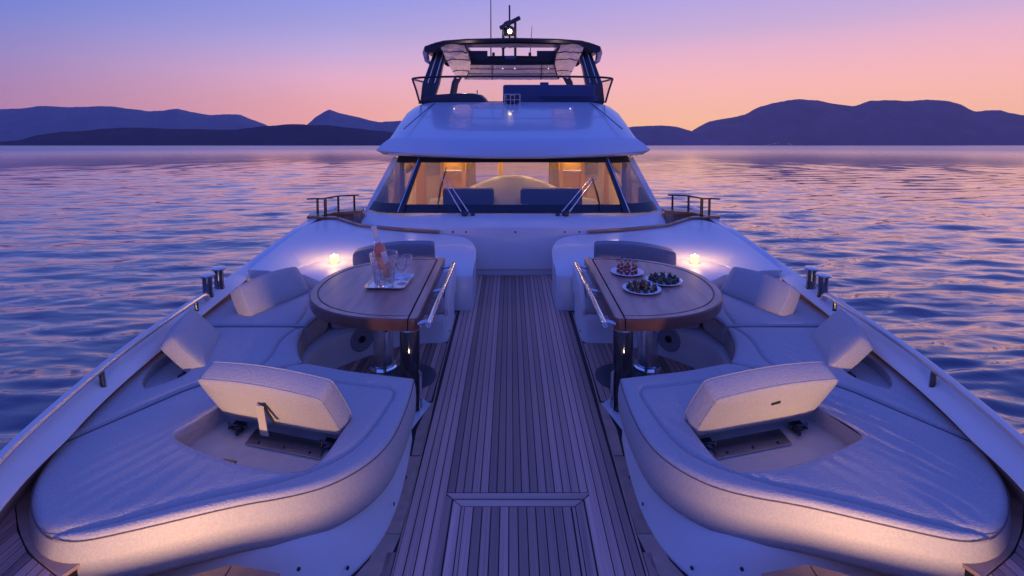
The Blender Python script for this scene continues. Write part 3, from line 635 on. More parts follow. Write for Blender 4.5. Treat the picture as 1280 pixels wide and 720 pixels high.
for x in (-.95, .95):  # unseen fill lights added behind the settee to brighten the foil covers
    ld = bpy.data.lights.new('cover_fill_light', 'POINT'); ld.energy = 7; ld.color = (1, .66, .58); ld.shadow_soft_size = .05
    q = bpy.data.objects.new('cover_fill_light', ld); COL.objects.link(q); q.parent = ht; q.location = Vector((x, 10.12 if x < 0 else 9.92, 2.42))-wpos(ht)
obj('grab_light', MB().box(1.45, 1.50, 9.98, 10.0, 2.42, 2.50), 'led', ht)
# mast, radar, masthead lamp, aerials
mast = thing('mast', None, None, (0, 12.2, 3.4)); mast.parent = yacht
k = MB(); k.tube(chaikin([(-.21, 12.2, 2.9), (-.21, 12.2, 4.02), (-.16, 12.2, 4.10), (-.05, 12.2, 4.13)], 2, False), .03, 8); k.tube([(.075, 12.2, 2.9), (.075, 12.2, 4.1)], .03, 8); obj('mast_frame', k, 'dark_frame', mast, True)
obj('mast_foot', MB().box(-.26, -.15, 12.1, 12.3, 3.5, 3.72).bevel(.02), 'dark_frame', mast, True)
obj('radar', MB().obox((-.05, 12.15, 4.08), (.24, 0, .125), (0, .05, 0), (-.02, 0, .045)).bevel(.03, 3), 'black_gloss', mast, True)
obj('masthead', MB().tube([(-.06, 12.2, 4.1), (-.06, 12.2, 4.5)], .02, 8), 'dark_frame', mast)
obj('lamp_housing', MB().lathe([(.10, -.10), (.12, -.08), (.12, .10), (.06, .14), (0, .14)], (-.06, 12.2, 3.88), 14), 'black_gloss', mast, True)
obj('lamp_bulb', MB().ball((-.055, 12.04, 3.87), .05, 8), 'mast_bulb', mast, True)
obj('lamp_hanger', MB().tube([(-.06, 12.2, 3.78), (-.06, 12.2, 3.66)], .022, 6), 'dark_frame', mast)
obj('horn', MB().tube([(-.07, 12.1, 3.5), (.03, 12.1, 3.56)], [.02, .035], 8), 'black_matt', mast)
obj('radar_box', MB().box(-.17, .09, 12.1, 12.4, 3.1, 3.32).bevel(.04), 'navy_seat', mast, True)
obj('aerial', MB().tube([(-.50, 12.2, 3.3), (-.50, 12.2, 5.6)], [.016, .006], 6), 'dark_frame', mast)
obj('aerial', MB().tube([(.42, 12.2, 3.3), (.47, 12.2, 4.02)], [.012, .005], 6), 'dark_frame', mast)
for x in (-.5, .36): obj('roof_post', MB().tube([(x+.06, 12.2, 2.9), (x+.06, 12.2, 3.4)], .035, 6), 'dark_frame', mast)

# ---- boarding gates beside the wheelhouse
for s in (-1, 1):
    g = thing('boarding_gate', None, None, (2.25*s, 6.7, .5)); g.parent = yacht
    obj('gate_panel', MB().obox((2.25*s, 6.74, .56), (.27, .0, 0), (0, .02, 0), (0, 0, .10)), 'teak_margin', g)
    obj('gate_panel', MB().obox((2.06*s, 6.70, .565), (.05, 0, 0), (0, .025, 0), (0, 0, .11)), 'teak_margin', g)
    cp = MB(); cp.rings([[(x*s, y, z) for x, y, z in ((2.0, 6.68, .67), (2.35, 6.62, .655), (2.47, 6.45, .645), (2.64, 6.47, .635), (2.66, 6.62, .64), (2.45, 6.78, .66), (2.0, 6.8, .675))], [(x*s, y, z+.035) for x, y, z in ((2.0, 6.68, .67), (2.35, 6.62, .655), (2.47, 6.45, .645), (2.64, 6.47, .635), (2.66, 6.62, .64), (2.45, 6.78, .66), (2.0, 6.8, .675))]], cap0=True, cap1=True); obj('gate_cap', cp, 'teak_varnish', g)
    for x, y, r_ in ((2.42, 6.52, .02), (2.55, 6.6, .016), (2.32, 6.72, .015), (2.12, 6.76, .014)):
        obj('post', MB().tube([(x*s, y, .67), (x*s, y, .885)], r_, 8), 'dark_frame', g, True)
    obj('rail', MB().tube([(2.06*s, 6.77, .895), (2.32*s, 6.72, .89), (2.46*s, 6.55, .882), (2.58*s, 6.6, .875), (2.68*s, 6.58, .873)], .010, 8), 'dark_frame', g, True)
tag(yacht)

# ============================================================ DECK FURNITURE
PADO = [(.615, 2.965), (.60, 2.75), (.605, 2.5), (.63, 2.34), (.70, 2.2), (.82, 2.085), (.97, 2.025), (1.14, 1.985), (1.4, 1.888), (1.545, 1.836), (1.645, 1.806), (1.735, 1.815), (1.83, 1.853), (1.92, 1.918), (2.015, 2.008), (2.095, 2.115), (2.155, 2.235), (2.19, 2.345), (2.19, 2.365), (2.0, 2.66), (1.87, 2.875), (1.66, 3.0), (1.47, 3.07), (1.42, 3.12), (1.33, 3.155), (1.15, 3.09), (1.0, 3.045), (.8, 3.005)]
HOLE1 = [(1.60, 2.72), (1.69, 2.42), (1.66, 2.39), (1.53, 2.32), (1.265, 2.215), (1.06, 2.165), (.95, 2.17), (.895, 2.25), (.87, 2.55), (.95, 2.57), (1.3, 2.66)]
GROOVE1 = [(1.86, 1.835), (1.66, 1.845), (1.35, 2.0), (1.03, 2.10), (.81, 2.25), (.74, 2.42), (.71, 2.62), (.69, 2.80), (.72, 2.85), (.80, 2.86), (1.0, 2.90), (1.2, 2.95), (1.36, 3.03)]
CRES = [(2.06, 2.90), (2.13, 2.845), (2.20, 2.90), (2.265, 3.03), (2.295, 3.2), (2.285, 3.40), (2.22, 3.6), (2.16, 3.52), (2.06, 3.2), (2.0, 3.02)]
PAD2 = [(2.20, 2.385), (2.25, 2.58), (2.31, 2.87), (2.37, 3.22), (2.40, 3.45), (2.42, 3.69), (2.1, 3.695), (1.8, 3.695), (1.56, 3.695), (1.545, 3.60), (1.50, 3.42), (1.42, 3.25), (1.36, 3.17), (1.45, 3.10), (1.66, 3.03), (1.885, 2.90), (2.01, 2.69)]
GROOVE2 = [(1.66, 3.04), (1.60, 3.12), (1.60, 3.26), (1.63, 3.4), (1.64, 3.55), (1.60, 3.68)]
PAD3 = [(1.56, 3.725), (1.9, 3.725), (2.2, 3.725), (2.42, 3.73), (2.45, 4.0), (2.45, 4.35), (2.15, 4.62), (1.96, 4.63), (1.74, 4.43), (1.62, 4.2), (1.50, 4.02), (1.54, 3.9)]
PAD4 = [(.625, 4.335), (.9, 4.305), (1.1, 4.2), (1.3, 4.06), (1.47, 4.02), (1.6, 4.22), (1.72, 4.45), (1.5, 4.78), (1.3, 5.04), (.9, 5.03), (.63, 5.03)]
GROOVE3 = [(1.64, 3.75), (1.66, 3.95), (1.70, 4.1), (1.78, 4.4)]
def rip(x, y):          # pulled, slack cover: fine creases running towards the bow
    u = x*.86 + y*.51; v = -x*.51 + y*.86
    a = np.array([noise.noise(Vector((p*2.2, q*6.0, 3.3))) for p, q in zip(v, u)])
    b = np.array([noise.noise(Vector((p*1.6, q*3.0, 9.1))) for p, q in zip(v, u)])
    w = np.clip((x-.85)/.4, .2, 1)
    return w*(.0075*np.sin(u*2*math.pi/.075 + 4.0*a) + .002*np.sin(u*2*math.pi/.036 + 6*a))*np.clip(.5+b*1.8, .05, 1)
def rip2(x, y): return .35*rip(x, y)
def rip3(x, y): return .12*rip(x+.37, y*.8+.2)
word = {-1: 'left', 1: 'right'}
side_pos = {-1: 'with the bottle tray table', 1: 'with the plates of food table'}
for s in (-1, 1):
    near = 'under the table with the wine bottle' if s < 0 else 'under the table with the food plates'
    # -------- big sunpad at the bow end
    sp = thing('sunpad', 'big smooth grey wedge sunpad, raised headrest with hanging pull strap, left of the aisle' if s < 0 else 'big creased grey wedge sunpad, slack wrinkled cover, raised headrest without strap', 'sunpad', (1.3*s, 2.4, .25))
    body = cushion('seat_cushion', sp, dense(PADO), s, .42, .195, .028, [HOLE1], [GROOVE1], rip if s > 0 else rip3, .312, 2, seedz=1.0*s, step=.024)
    k = .0 if s < 0 else .0
    up_ = Vector((.03*s, -.125, .255)); a = Vector((.885*s, 2.475, .372)); b = Vector((1.575*s, 2.66, .372))
    q = [a, b, b+up_*1.0+Vector((.055*s, -.0, -.006)), a+up_+Vector((.035*s, .0, 0))]
    if s > 0: nr = (b-a).cross(up_)
    else: nr = up_.cross(b-a)
    hr = slab('headrest', sp, q, nr if nr.y > 0 else -nr, .125, 'fabric', .03, .02)
    mid = (a+b)*.5+up_*.62; fy = Vector((0, -.03, 0))
    if s < 0:
        c = (a*.46+b*.54)+up_*.66+Vector((0, -.022, 0)); k = MB()
        k.obox(c+Vector((0, -.012, -.075)), (.022, -.006, 0), (0, .003, 0), (-.004, -.012, .085)); obj('pull_strap', k, 'strap_tan', hr)
        k = MB(); k.obox(c+Vector((.035, -.01, -.045)), (.010, -.004, -.0), (0, .002, 0), (-.025, -.01, .06)); obj('pull_strap', k, 'black_matt', hr)
    else:
        c = (a*.45+b*.55)+up_*.70+Vector((0, -.02, 0)); obj('pull_tab', MB().obox(c, (.024, .004, .004), (0, .004, 0), (0, 0, .006)), 'black_matt', hr)
    e1 = (b-a).normalized()
    for f in (.08, .86):
        p = a.lerp(b, f)+Vector((0, -.02, -.034)); k = MB(); k.obox(p, e1*.035, (0, .025, 0), (0, 0, .012)); k.tube([p-e1*.045, p+e1*.04+Vector((0, -.02, .01))], .009, 6); k.tube([p+e1*.02, p+e1*.035+Vector((0, -.05, .012)), p+e1*.05+Vector((0, -.02, .022))], .007, 6); k.obox(p-e1*.02+Vector((0, -.03, -.005)), e1*.010, (0, .03, 0), (0, 0, .006)); obj('hinge', k, 'black_gloss', sp)
    p = a.lerp(b, .42)+Vector((0, -.055, -.052)); k = MB().obox(p, e1*.22, (.0, .06, .0), (0, 0, .003)); hp_ = obj('hinge_plate', k, 'steel_brushed', sp)
    for f in (-.15, 0, .15): obj('bolt', MB().lathe([(.007, 0), (.007, .004), (0, .005)], p+e1*f+Vector((0, -.035, .003)), 8), 'black_matt', hp_)
    if s < 0: obj('pull_ring', MB().obox((-1.40, 2.36, .317), (.035, -.008, 0), (.005, .016, 0), (0, 0, .003)), 'black_gloss', sp)
    # -------- outboard pad with the crescent cut-out
    op = thing('side_pad', ('grey outboard seat pad by the %s rail, upright headrest over crescent recess' % word[s]), 'seat pad', (1.9*s, 3.2, .25))
    cushion('seat_cushion', op, dense(PAD2), s, .42, .235, .03, [CRES], [GROOVE2], rip2 if s > 0 else None, .35, 2, seedz=2.0*s)
    a = Vector((1.93*s, 3.09, .415)); b = Vector((2.09*s, 3.56, .415)); up_ = Vector((.20*s, -.01, .20))
    nr = (b-a).cross(up_); nr = nr if nr.x*s > 0 else -nr
    slab('headrest', op, [a, b, b+up_+Vector((.0, .0, .0)), a+up_], nr, .10, 'fabric', .02, .018)
    for f in (.1, .75):
        p = a.lerp(b, f)+Vector((.09*s, -.06, -.035)); k = MB(); k.obox(p, (.035*s, 0, 0), (0, .05, 0), (0, 0, .012)); k.tube([p+Vector((0, -.06, 0)), p+Vector((.03*s, .06, .02))], .010, 6); obj('hinge', k, 'black_gloss', op)
    # -------- corner pad
    cp = thing('corner_pad', 'grey corner seat pad beside the %s bollards, headrest leaning outboard' % word[s], 'seat pad', (1.9*s, 4.2, .25))
    cushion('seat_cushion', cp, dense(PAD3), s, .42, .245, .03, [], [GROOVE3], rip2 if s > 0 else None, seedz=3.0*s)
    a = Vector((2.045*s, 3.865, .425)); b = Vector((1.80*s, 4.42, .425)); up_ = Vector((.13*s, .07, .215))
    nr = (b-a).cross(up_); nr = nr if nr.x*s > 0 else -nr
    slab('headrest', cp, [a, b, b+up_-Vector((0, .02, 0)), a+up_], nr, .13, 'fabric', .025, .024)
    # -------- aft bench
    ab = thing('aft_bench', 'dark grey aft bench pad and arched backrest behind the %s' % ('bottle table' if s < 0 else 'food table'), 'bench', (1.1*s, 4.6, .25))
    cushion('seat_cushion', ab, dense(PAD4), s, .415, .245, .03, [], [], None, seedz=4.0*s, mat='fabric')
    a = Vector((.80*s, 4.93, .43)); b = Vector((1.58*s, 4.90, .43)); n_ = Vector((0, 1, .1))
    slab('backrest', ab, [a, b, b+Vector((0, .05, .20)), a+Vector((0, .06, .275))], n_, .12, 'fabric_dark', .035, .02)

    # -------- table
    t = thing('deck_table', 'D-shaped teak table carrying the wine bottle and tray' if s < 0 else 'D-shaped teak table carrying three plates of food', 'table', (1.033*s, 3.9, 0), 'twin deck tables')
    ZT = .667
    pts = []
    cx, cy, ax, ay, ex = .74, 3.925, .81, .705, 2.25
    for i in range(41):
        th = -math.pi/2+math.pi*i/40; c_, s_ = math.cos(th), math.sin(th)
        pts.append((cx+ax*abs(c_)**(2/ex), cy+ay*math.copysign(abs(s_)**(2/ex), s_)))
    leaf = [(.700, cy-ay), (.700, cy+ay), (.66, cy+ay), (.635, cy+ay-.03), (.635, cy-ay+.03), (.66, cy-ay)]
    pts = [(.706, cy-ay+.004)]+pts+[(.706, cy+ay-.004)]
    outer = fix(np.array(mirror(pts, s))); cen = np.array((1.0*s, cy))
    inner = []
    Nn = normals2(fix(resample(np.array(mirror(pts, s)), .03)))
    Po = fix(resample(np.array(mirror(pts, s)), .03))
    Pi = np.array([((q[0]-s*.706)*.93+s*.706, (q[1]-cy)*.918+cy) for q in Po])
    kx = [i for i in range(len(Po))]
    e = MB(); e.rings([[(x, y, ZT-.005) for x, y in Pi], [(x, y, ZT-.004) for x, y in (Pi*.9+Po*.1)], [(x, y, ZT) for x, y in (Pi*.88+Po*.12)], [(x, y, ZT) for x, y in (Pi*.12+Po*.88)], [(*(p+(p-cen)*.0), ZT-.008) for p in Po], [(*p, ZT-.068) for p in Po], [(*(p*.99+cen*.01), ZT-.08) for p in Po], [(*(p*.8+cen*.2), ZT-.08) for p in Po]], cap1=True)
    tb = obj('table_edge', e, 'table_edge', t, 40)
    # the drop of the border wood on top
    nst = 7; X0, X1 = .708, 1.50
    inl = MB(); inl.prism([tuple(p) for p in (Pi*.999+cen*.001)], ZT-.03, ZT-.0045); obj('inlay', inl, 'caulk', t)
    pw = MB(); pw.prism([tuple(p) for p in (Pi*.991+cen*.009)], ZT-.03, ZT-.0005); obj('table_panel', pw, 'table_wood', t)
    bt = MB(); 
    bt.rings([[(*(p*.985+q*.015), ZT+.0006) for p, q in zip((Pi*.86+Po*.14), Po)], [(x, y, ZT+.0006) for x, y in (Pi*.13+Po*.87)]]); obj('table_border', bt, 'table_wood', t)
    lf = MB(); lf.prism(mirror(leaf, s), ZT-.08, ZT); lfo = obj('table_leaf', lf.bevel(.006), 'table_edge', t, True)
    lt = MB(); lt.prism(mirror([(.694, cy-ay+.012), (.694, cy+ay-.012), (.66, cy+ay-.012), (.645, cy+ay-.034), (.645, cy-ay+.034), (.66, cy-ay+.012)], s), ZT, ZT+.0012); obj('leaf_top', lt, 'table_wood', lfo)
    br = obj('grab_bar', MB().tube([(.560*s, 3.16, .655), (.545*s, 4.47, .655)], .019, 12), 'chrome', t, True)
    for y in (3.24, 3.82, 4.42): obj('bracket', MB().tube([(.555*s, y, .652), (.64*s, y, .63)], .014, 8), 'steel_brushed', br, True)
    c = (1.033*s, 3.9, 0)
    pd = obj('pedestal', MB().lathe([(.078, 0), (.078, .33), (.07, .345), (.066, .35), (.066, .59)], c, 28), 'steel_brushed', t, True)
    obj('collar', MB().lathe([(.080, .325), (.090, .33), (.092, .36), (.086, .37), (.07, .372)], c, 28), 'chrome', pd, True)
    obj('flange', MB().lathe([(.108, 0), (.108, .012), (.095, .03), (.08, .035)], c, 28), 'chrome', pd, True)
    for an in (20, 140, 260): obj('clamp_knob', MB().lathe([(.008, 0), (.008, .02), (.022, .022), (.022, .04), (0, .042)], (c[0]+.088*math.cos(R(an-90)), c[1]+.088*math.sin(R(an-90)), .348), 10, (math.cos(R(an-90)), math.sin(R(an-90)), .1)), 'chrome', pd, True)
    c = (.712*s, 3.33, 0)
    lg = obj('front_leg', MB().lathe([(.066, .0), (.066, .56), (.062, .566), (.062, .587)], c, 28), 'black_gloss', t, True)
    obj('ring', MB().lathe([(.067, .555), (.072, .56), (.072, .572), (.064, .578)], c, 28), 'chrome', lg, True)
    obj('tube', MB().tube([(.640*s, 3.30, .0), (.640*s, 3.30, .28)], .012, 8), 'chrome', lg, True)
    obj('base_plate', MB().lathe([(.20, 0.006), (.20, .012), (.19, .016), (0, .016)], (.80*s, 3.74, 0), 36), 'dark_plate', t, True)

    # -------- candle on the corner shelf
    c = Vector((1.80*s, 5.03, .497))
    cn = thing('candle', 'lit candle glowing in a small glass on the %s corner shelf' % word[s], 'candle', c, 'lit candles')
    obj('glass_holder', MB().lathe([(.034, 0), (.038, .004), (.040, .07), (.037, .07), (.035, .05), (0, .05)], c, 20), 'glowing_glass', cn, 40)
    obj('flame', MB().lathe([(0, .052), (.012, .06), (.012, .07), (.005, .085), (0, .094)], c, 10), 'flame', cn, True)
    ld = bpy.data.lights.new('candle_light', 'POINT'); ld.energy = 4.6; ld.color = (1, .55, .20); ld.shadow_soft_size = .04
    lo_ = bpy.data.objects.new('candle_light', ld); COL.objects.link(lo_); lo_.parent = cn; lo_.location = (0, 0, .19)

    # -------- bollards
    for (x, y, w_) in ((2.49, 4.06, 'nearer'), (2.50, 4.24, 'farther')):
        bo = thing('bollard', '%s of the two capped steel bollards on the %s gunwale' % (w_, word[s]), 'bollard', (x*s, y, .51), 'mooring bollards')
        obj('drum', MB().lathe([(.048, -.02), (.042, .01), (.036, .03), (.036, .165)], (x*s, y, .51), 18), 'steel_dark', bo, True)
        obj('cap', MB().lathe([(.036, .16), (.056, .168), (.058, .176), (.052, .184), (0, .188)], (x*s, y, .51), 20), 'steel_brushed', bo, True)

# ---- tray, ice bucket, bottle, glasses (on the table at the left)
tc_ = Vector((-.982, 3.925, .6685)); ty = Vector((.045, 1, 0)).normalized(); tx = Vector((1, -.045, 0)).normalized()
tr = thing('serving_tray', 'silver rectangular tray with raised rim under the ice bucket', 'tray', tc_)
def rrect(hx, hy, r, z, n=5):
    P = []
    for (sx, sy, a0) in ((1, 1, 0), (-1, 1, 90), (-1, -1, 180), (1, -1, 270)):
        for i in range(n+1):
            a = R(a0+90*i/n); P.append(tc_+tx*(sx*(hx-r)+r*math.cos(a))+ty*(sy*(hy-r)+r*math.sin(a))+Vector((0, 0, z)))
    return P
k = MB(); k.rings([rrect(.135, .150, .03, 0), rrect(.152, .167, .035, .018), rrect(.157, .172, .035, .018), rrect(.153, .168, .035, .012), rrect(.138, .153, .03, -.0)], cap0=False); k.face(rrect(.137, .152, .03, .0035)); obj('tray_body', k, 'silver_tray', tr, 40)
def cutglass(prof, c, name, parent, mat='crystal', n=24, amp=.05, freq=12, zr=None):
    """facetted crystal: alternate verts pushed in so that the cuts catch the light"""
    k = MB(); rg = []
    for i, (r, z) in enumerate(prof):
        cut = zr is not None and zr[0] < z < zr[1] and i <= zr[2]
        rg.append([Vector(c)+Vector((math.cos(2*math.pi*(j+.5*(i % 2))/n)*r*(1-(amp if cut and j % 2 else 0)), math.sin(2*math.pi*(j+.5*(i % 2))/n)*r*(1-(amp if cut and j % 2 else 0)), z)) for j in range(n)])
    k.rings(rg, cap0=True, cap1=True); return obj(name, k, mat, parent)
bc = Vector((-1.008, 3.85, .6725))
ib = thing('ice_bucket', 'cut crystal ice bucket holding the tilted bottle', 'ice bucket', bc)
outp = [(r*1.12, z*1.2) for r, z in [(.062, 0), (.066, .02), (.070, .05), (.074, .08), (.078, .11), (.083, .14), (.089, .17), (.094, .20), (.096, .21)]]; inp = [(r*1.12, z*1.2) for r, z in [(.092, .21), (.085, .17), (.075, .11), (.064, .05), (.055, .02), (.0005, .018)]]
cutglass(outp+inp, bc, 'crystal_bowl', ib, zr=(.01, .19, len(outp)-1), amp=.06)
ba = Vector((-.22, -.05, .95)).normalized(); bb = bc+Vector((.020, .015, .06)); BS = 1.22
bt = thing('wine_bottle', 'pink rose wine bottle with pale label leaning in the ice bucket', 'bottle', bb)
prof = [(.002, 0), (.036, .002), (.040, .01), (.040, .175), (.036, .20), (.022, .228), (.0155, .25), (.0145, .315), (.0165, .318), (.0165, .335), (.0145, .337)]; prof = [(r*BS, z*BS) for r, z in prof]
obj('bottle_shell', MB().lathe(prof, bb, 24, ba), 'bottle_clear', bt, 'all')
obj('wine', MB().lathe([(r*BS, z*BS) for r, z in [(.0, .006), (.036, .008), (.037, .172), (.033, .198), (.018, .226), (.0, .228)]], bb, 24, ba), 'rose_wine', bt, 'all')
obj('cap_foil', MB().lathe([(r*BS, z*BS) for r, z in [(.0168, .27), (.0172, .338), (.0, .340)]], bb, 16, ba), 'label_paper', bt, True)
lb = MB(); u_ = ba.orthogonal().normalized(); w_ = ba.cross(u_); 
ang0 = math.atan2(Vector((.75, -.65, 0)).dot(w_), Vector((.75, -.65, 0)).dot(u_))
lb.rings([[bb+ba*z+(u_*math.cos(ang0+a)+w_*math.sin(ang0+a))*.0412*BS for a in np.linspace(-.55, .45, 9)] for z in (.10*BS, .172*BS)], closed=False); obj('bottle_label', lb, 'label_paper', bt, 'all')
for i in range(7):      # ice
    a = i*2.4; p = bc+Vector((.04*math.cos(a), .04*math.sin(a), .04+.018*(i % 4))); ic = obj('ice_cube', MB().obox(p, Vector((.014, .004, 0)), Vector((-.004, .014, .002)), (0, .002, .013)).bevel(.003), 'crystal', ib)
for i, (x, y, lab) in enumerate(((-.885, 3.90, 'cut crystal wine glass nearest the tray corner'), (-.865, 4.01, 'cut crystal wine glass at the back edge of the tray'), (-.955, 3.99, 'cut crystal wine glass partly hidden behind the ice bucket'))):
    c = Vector((x, y, .6725)); g = thing('wine_glass', lab, 'wine glass', c, 'crystal wine glasses')
    outp = [(.034, 0), (.033, .004), (.010, .008), (.0065, .02), (.0065, .075), (.012, .085), (.028, .098), (.036, .115), (.040, .135), (.042, .16), (.043, .185), (.0425, .19)]
    inp = [(.0405, .19), (.039, .155), (.034, .12), (.02, .10), (.0005, .095)]
    cutglass(outp+inp, c, 'crystal_stem_glass', g, zr=(.09, .175, len(outp)-1), amp=.075)

# ---- plates of food (on the table at the right)
def plate(c, r, lab):
    p = thing('plate', lab, 'plate', c, 'white plates of canapes'); k = MB().lathe([(.0, .0), (r*.6, 0), (r*.97, .012), (r, .016), (r*.97, .018), (r*.66, .006), (0, .005)], c, 36); obj('plate_rim', k, 'ceramic', p, 50); return p
pc = [(Vector((.928, 4.17, .6685)), .135, 'white plate of red tomato skewers, rear plate nearest the aisle'), (Vector((.945, 3.765, .6685)), .142, 'white plate heaped with dark green canapes, nearest the bow'), (Vector((1.165, 3.95, .6685)), .142, 'white plate of dark canapes nearest the candle side')]
for c, r, l in pc: plate(c, r, l)
# tomato and mozzarella skewers
c0 = pc[0][0]; proto = None
for ring, nn in ((.02, 4), (.075, 10)):
    for i in range(nn):
        a = i*2*math.pi/nn+ring*9; p = c0+Vector((ring*math.cos(a), ring*math.sin(a), .006))
        if proto is None:
            sk = thing('skewer', 'small stick with red tomato and mozzarella standing on the rear plate', 'skewer', p, 'tomato skewers on the rear plate')
            obj('tomato', MB().ball(p+Vector((0, 0, .014)), .015, 6), 'tomato', sk, True); obj('mozzarella', MB().ball(p+Vector((0, 0, .031)), .011, 6, .6), 'mozzarella', sk, True); obj('tomato', MB().ball(p+Vector((0, 0, .046)), .013, 6), 'tomato', sk, True)
            stq = obj('stick', MB().tube([p+Vector((0, 0, .0)), p+Vector((.003, .004, .098))], .0016, 5), 'stick', sk); obj('stick_bead', MB().ball(p+Vector((.003, .004, .10)), .0065, 5), 'stick_bead', stq)
            proto = sk
        else:
            q = proto.copy(); COL.objects.link(q); q.location = p; q.rotation_euler = (random.uniform(-.12, .12), random.uniform(-.12, .12), random.uniform(0, 6))
            for ch in list(proto.children):
                d = ch.copy(); COL.objects.link(d); d.parent = q
                for gch in ch.children: e_ = gch.copy(); COL.objects.link(e_); e_.parent = d
for pi, (lab, grp) in ((1, ('small dark canape with green leaf heaped on the plate nearest the bow', 'canapes on the front plate')), (2, ('small dark canape with green garnish on the candle-side plate', 'canapes on the outboard plate'))):
    proto = None; c0 = pc[pi][0]; spots = [(0.0, 0, .006), (.035, .5, .006)]
    spots = [(.0, 0)] + [(.045, i*math.pi*2/5) for i in range(5)] + [(.098, i*math.pi*2/11+.2) for i in range(11)]
    top_ = [(.025, 1), (.03, 3.2), (.03, 5)] if pi == 1 else []
    for j, (rr_, a) in enumerate(spots+top_):
        z = .006+.0035*(rr_ > .09) + (.030 if j >= len(spots) else 0); p = c0+Vector((rr_*math.cos(a), rr_*math.sin(a), z))
        if proto is None:
            ca = thing('canape', lab, 'canape', p, grp)
            k = MB().lathe([(.0, 0), (.019, 0), (.021, .008), (.018, .017), (0, .020)], p, 8); obj('bread', k, 'canape_bread', ca)
            k = MB()
            for i in range(6):
                a2 = i*1.9; d = Vector((math.cos(a2), math.sin(a2), .5)); k.face([p+Vector((0, 0, .018)), p+Vector((0, 0, .018))+d*.016+Vector((-d.y, d.x, 0))*.007, p+Vector((0, 0, .024))+d*.022, p+Vector((0, 0, .018))+d*.016-Vector((-d.y, d.x, 0))*.007])
            k.ball(p+Vector((.003, 0, .024)), .009, 5); obj('garnish', k, 'canape_green', ca)
            if pi == 1: obj('stick', MB().tube([p+Vector((0, 0, .01)), p+Vector((.004, .002, .055))], .0014, 5), 'stick', ca)
            proto = ca
        else:
            q = proto.copy(); COL.objects.link(q); q.location = p; q.rotation_euler = (random.uniform(-.2, .2), random.uniform(-.2, .2), random.uniform(0, 6)); q.scale = [random.uniform(.85, 1.15)]*3
            for ch in list(proto.children): d = ch.copy(); COL.objects.link(d); d.parent = q

# ---- warm deck lamp at the bow that lights the fronts of the sunpads
for sx in (-1, 1):
    lp = thing('bow_light', 'warm deck lamp standing at the %s of the bow floor' % word[sx], 'lamp', (.7*sx, -.75, 0), 'bow deck lamps')
    obj('stem', MB().tube([(.7*sx, -.75, 0), (.7*sx, -.75, .42)], .03, 10), 'steel_brushed', lp, True)
    obj('shade', MB().box(0.7*sx-.15, 0.7*sx+.15, -.80, -.72, .40, .55).bevel(.01), 'bow_lamp', lp, True)
    ld = bpy.data.lights.new('bow_light_lamp', 'AREA'); ld.shape = 'RECTANGLE'; ld.size = .24; ld.size_y = .10; ld.energy = 4.1; ld.color = (1, .60, .30); ld.spread = R(32)
    lo_ = bpy.data.objects.new('bow_light_lamp', ld); COL.objects.link(lo_); lo_.parent = lp; lo_.location = (0, .06, .475)
    d_ = Vector((1.34*sx, 1.95, .39))-Vector((.7*sx, -.69, .475)); lo_.rotation_euler = d_.to_track_quat('-Z', 'Y').to_euler()

# the yacht and everything on it sits slightly bow-down: tip it about the photographer's eye
T = Matrix.Translation(EYE) @ Matrix.Rotation(PITCH, 4, 'X') @ Matrix.Translation(-EYE)
for o in list(COL.objects):
    if o.parent is None and o is not camo: o.matrix_basis = T @ o.matrix_basis

# ============================================================ SEA AND HILLS
SEA_Z = -2.75
def grid_mesh(name, co, nu, nv, mat, wrap=False, smooth=True):
    idx = np.arange(nu*nv).reshape(nu, nv)
    a = idx[:-1, :]; b = idx[1:, :]
    if wrap: an, bn = np.roll(a, -1, 1), np.roll(b, -1, 1)
    else: an, bn = a[:, 1:], b[:, 1:]; a, b = a[:, :-1], b[:, :-1]
    q = np.stack([a, an, bn, b], -1).reshape(-1, 4)
    me = bpy.data.meshes.new(name); me.vertices.add(len(co)); me.vertices.foreach_set('co', co.astype(np.float32).ravel())
    me.loops.add(q.size); me.loops.foreach_set('vertex_index', q.ravel().astype(np.int32)); me.polygons.add(len(q)); me.polygons.foreach_set('loop_start', np.arange(0, q.size, 4, dtype=np.int32)); me.polygons.foreach_set('loop_total', np.full(len(q), 4, np.int32))
    me.polygons.foreach_set('use_smooth', np.full(len(q), smooth)); me.update(calc_edges=True); me.materials.append(mat)
    o = bpy.data.objects.new(name, me); COL.objects.link(o); return o
rng = np.random.default_rng(3)
NR, NF, NB = 900, 760, 120
rad_ = 2.2*(9000/2.2)**np.linspace(0, 1, NR)
an_ = np.r_[np.linspace(R(90-58), R(90+58), NF, endpoint=False), np.linspace(R(148), R(392), NB, endpoint=False)]; NA = NF+NB
RR, AA = np.meshgrid(rad_.astype(np.float32), an_.astype(np.float32), indexing='ij')
X = RR*np.cos(AA); Y = RR*np.sin(AA); Z = np.zeros_like(X); cell1 = rad_*math.log(9000/2.2)/NR
gust = .75+.35*np.sin(X*.045+.9*np.sin(Y*.021))*np.sin(Y*.033+1.3)
for i in range(74):
    lam = .36*(6.0/.36)**rng.random(); th = R(96)+rng.normal(0, .30); k = 2*math.pi/lam
    amp = .0074*lam**.45*rng.uniform(.5, 1.3)
    fade = np.clip((lam/np.maximum(cell1, rad_*.0028)-2.2)/2.0, 0, 1).astype(np.float32)[:, None]
    nr = int((fade > 0).sum())
    if nr == 0: continue
    x, y = X[:nr], Y[:nr]; cs, sn = math.cos(th), math.sin(th)
    ph = rng.random()*6.28 + 1.6*np.sin(x*(.05+.1*rng.random())+y*.04+i) + .5*np.sin(x*.23-y*.12+2*i)
    arg = (k*(x*cs+y*sn)+ph).astype(np.float32)
    Z[:nr] += amp*fade[:nr]*gust[:nr]*(np.sin(arg) + .22*np.cos(2*arg))
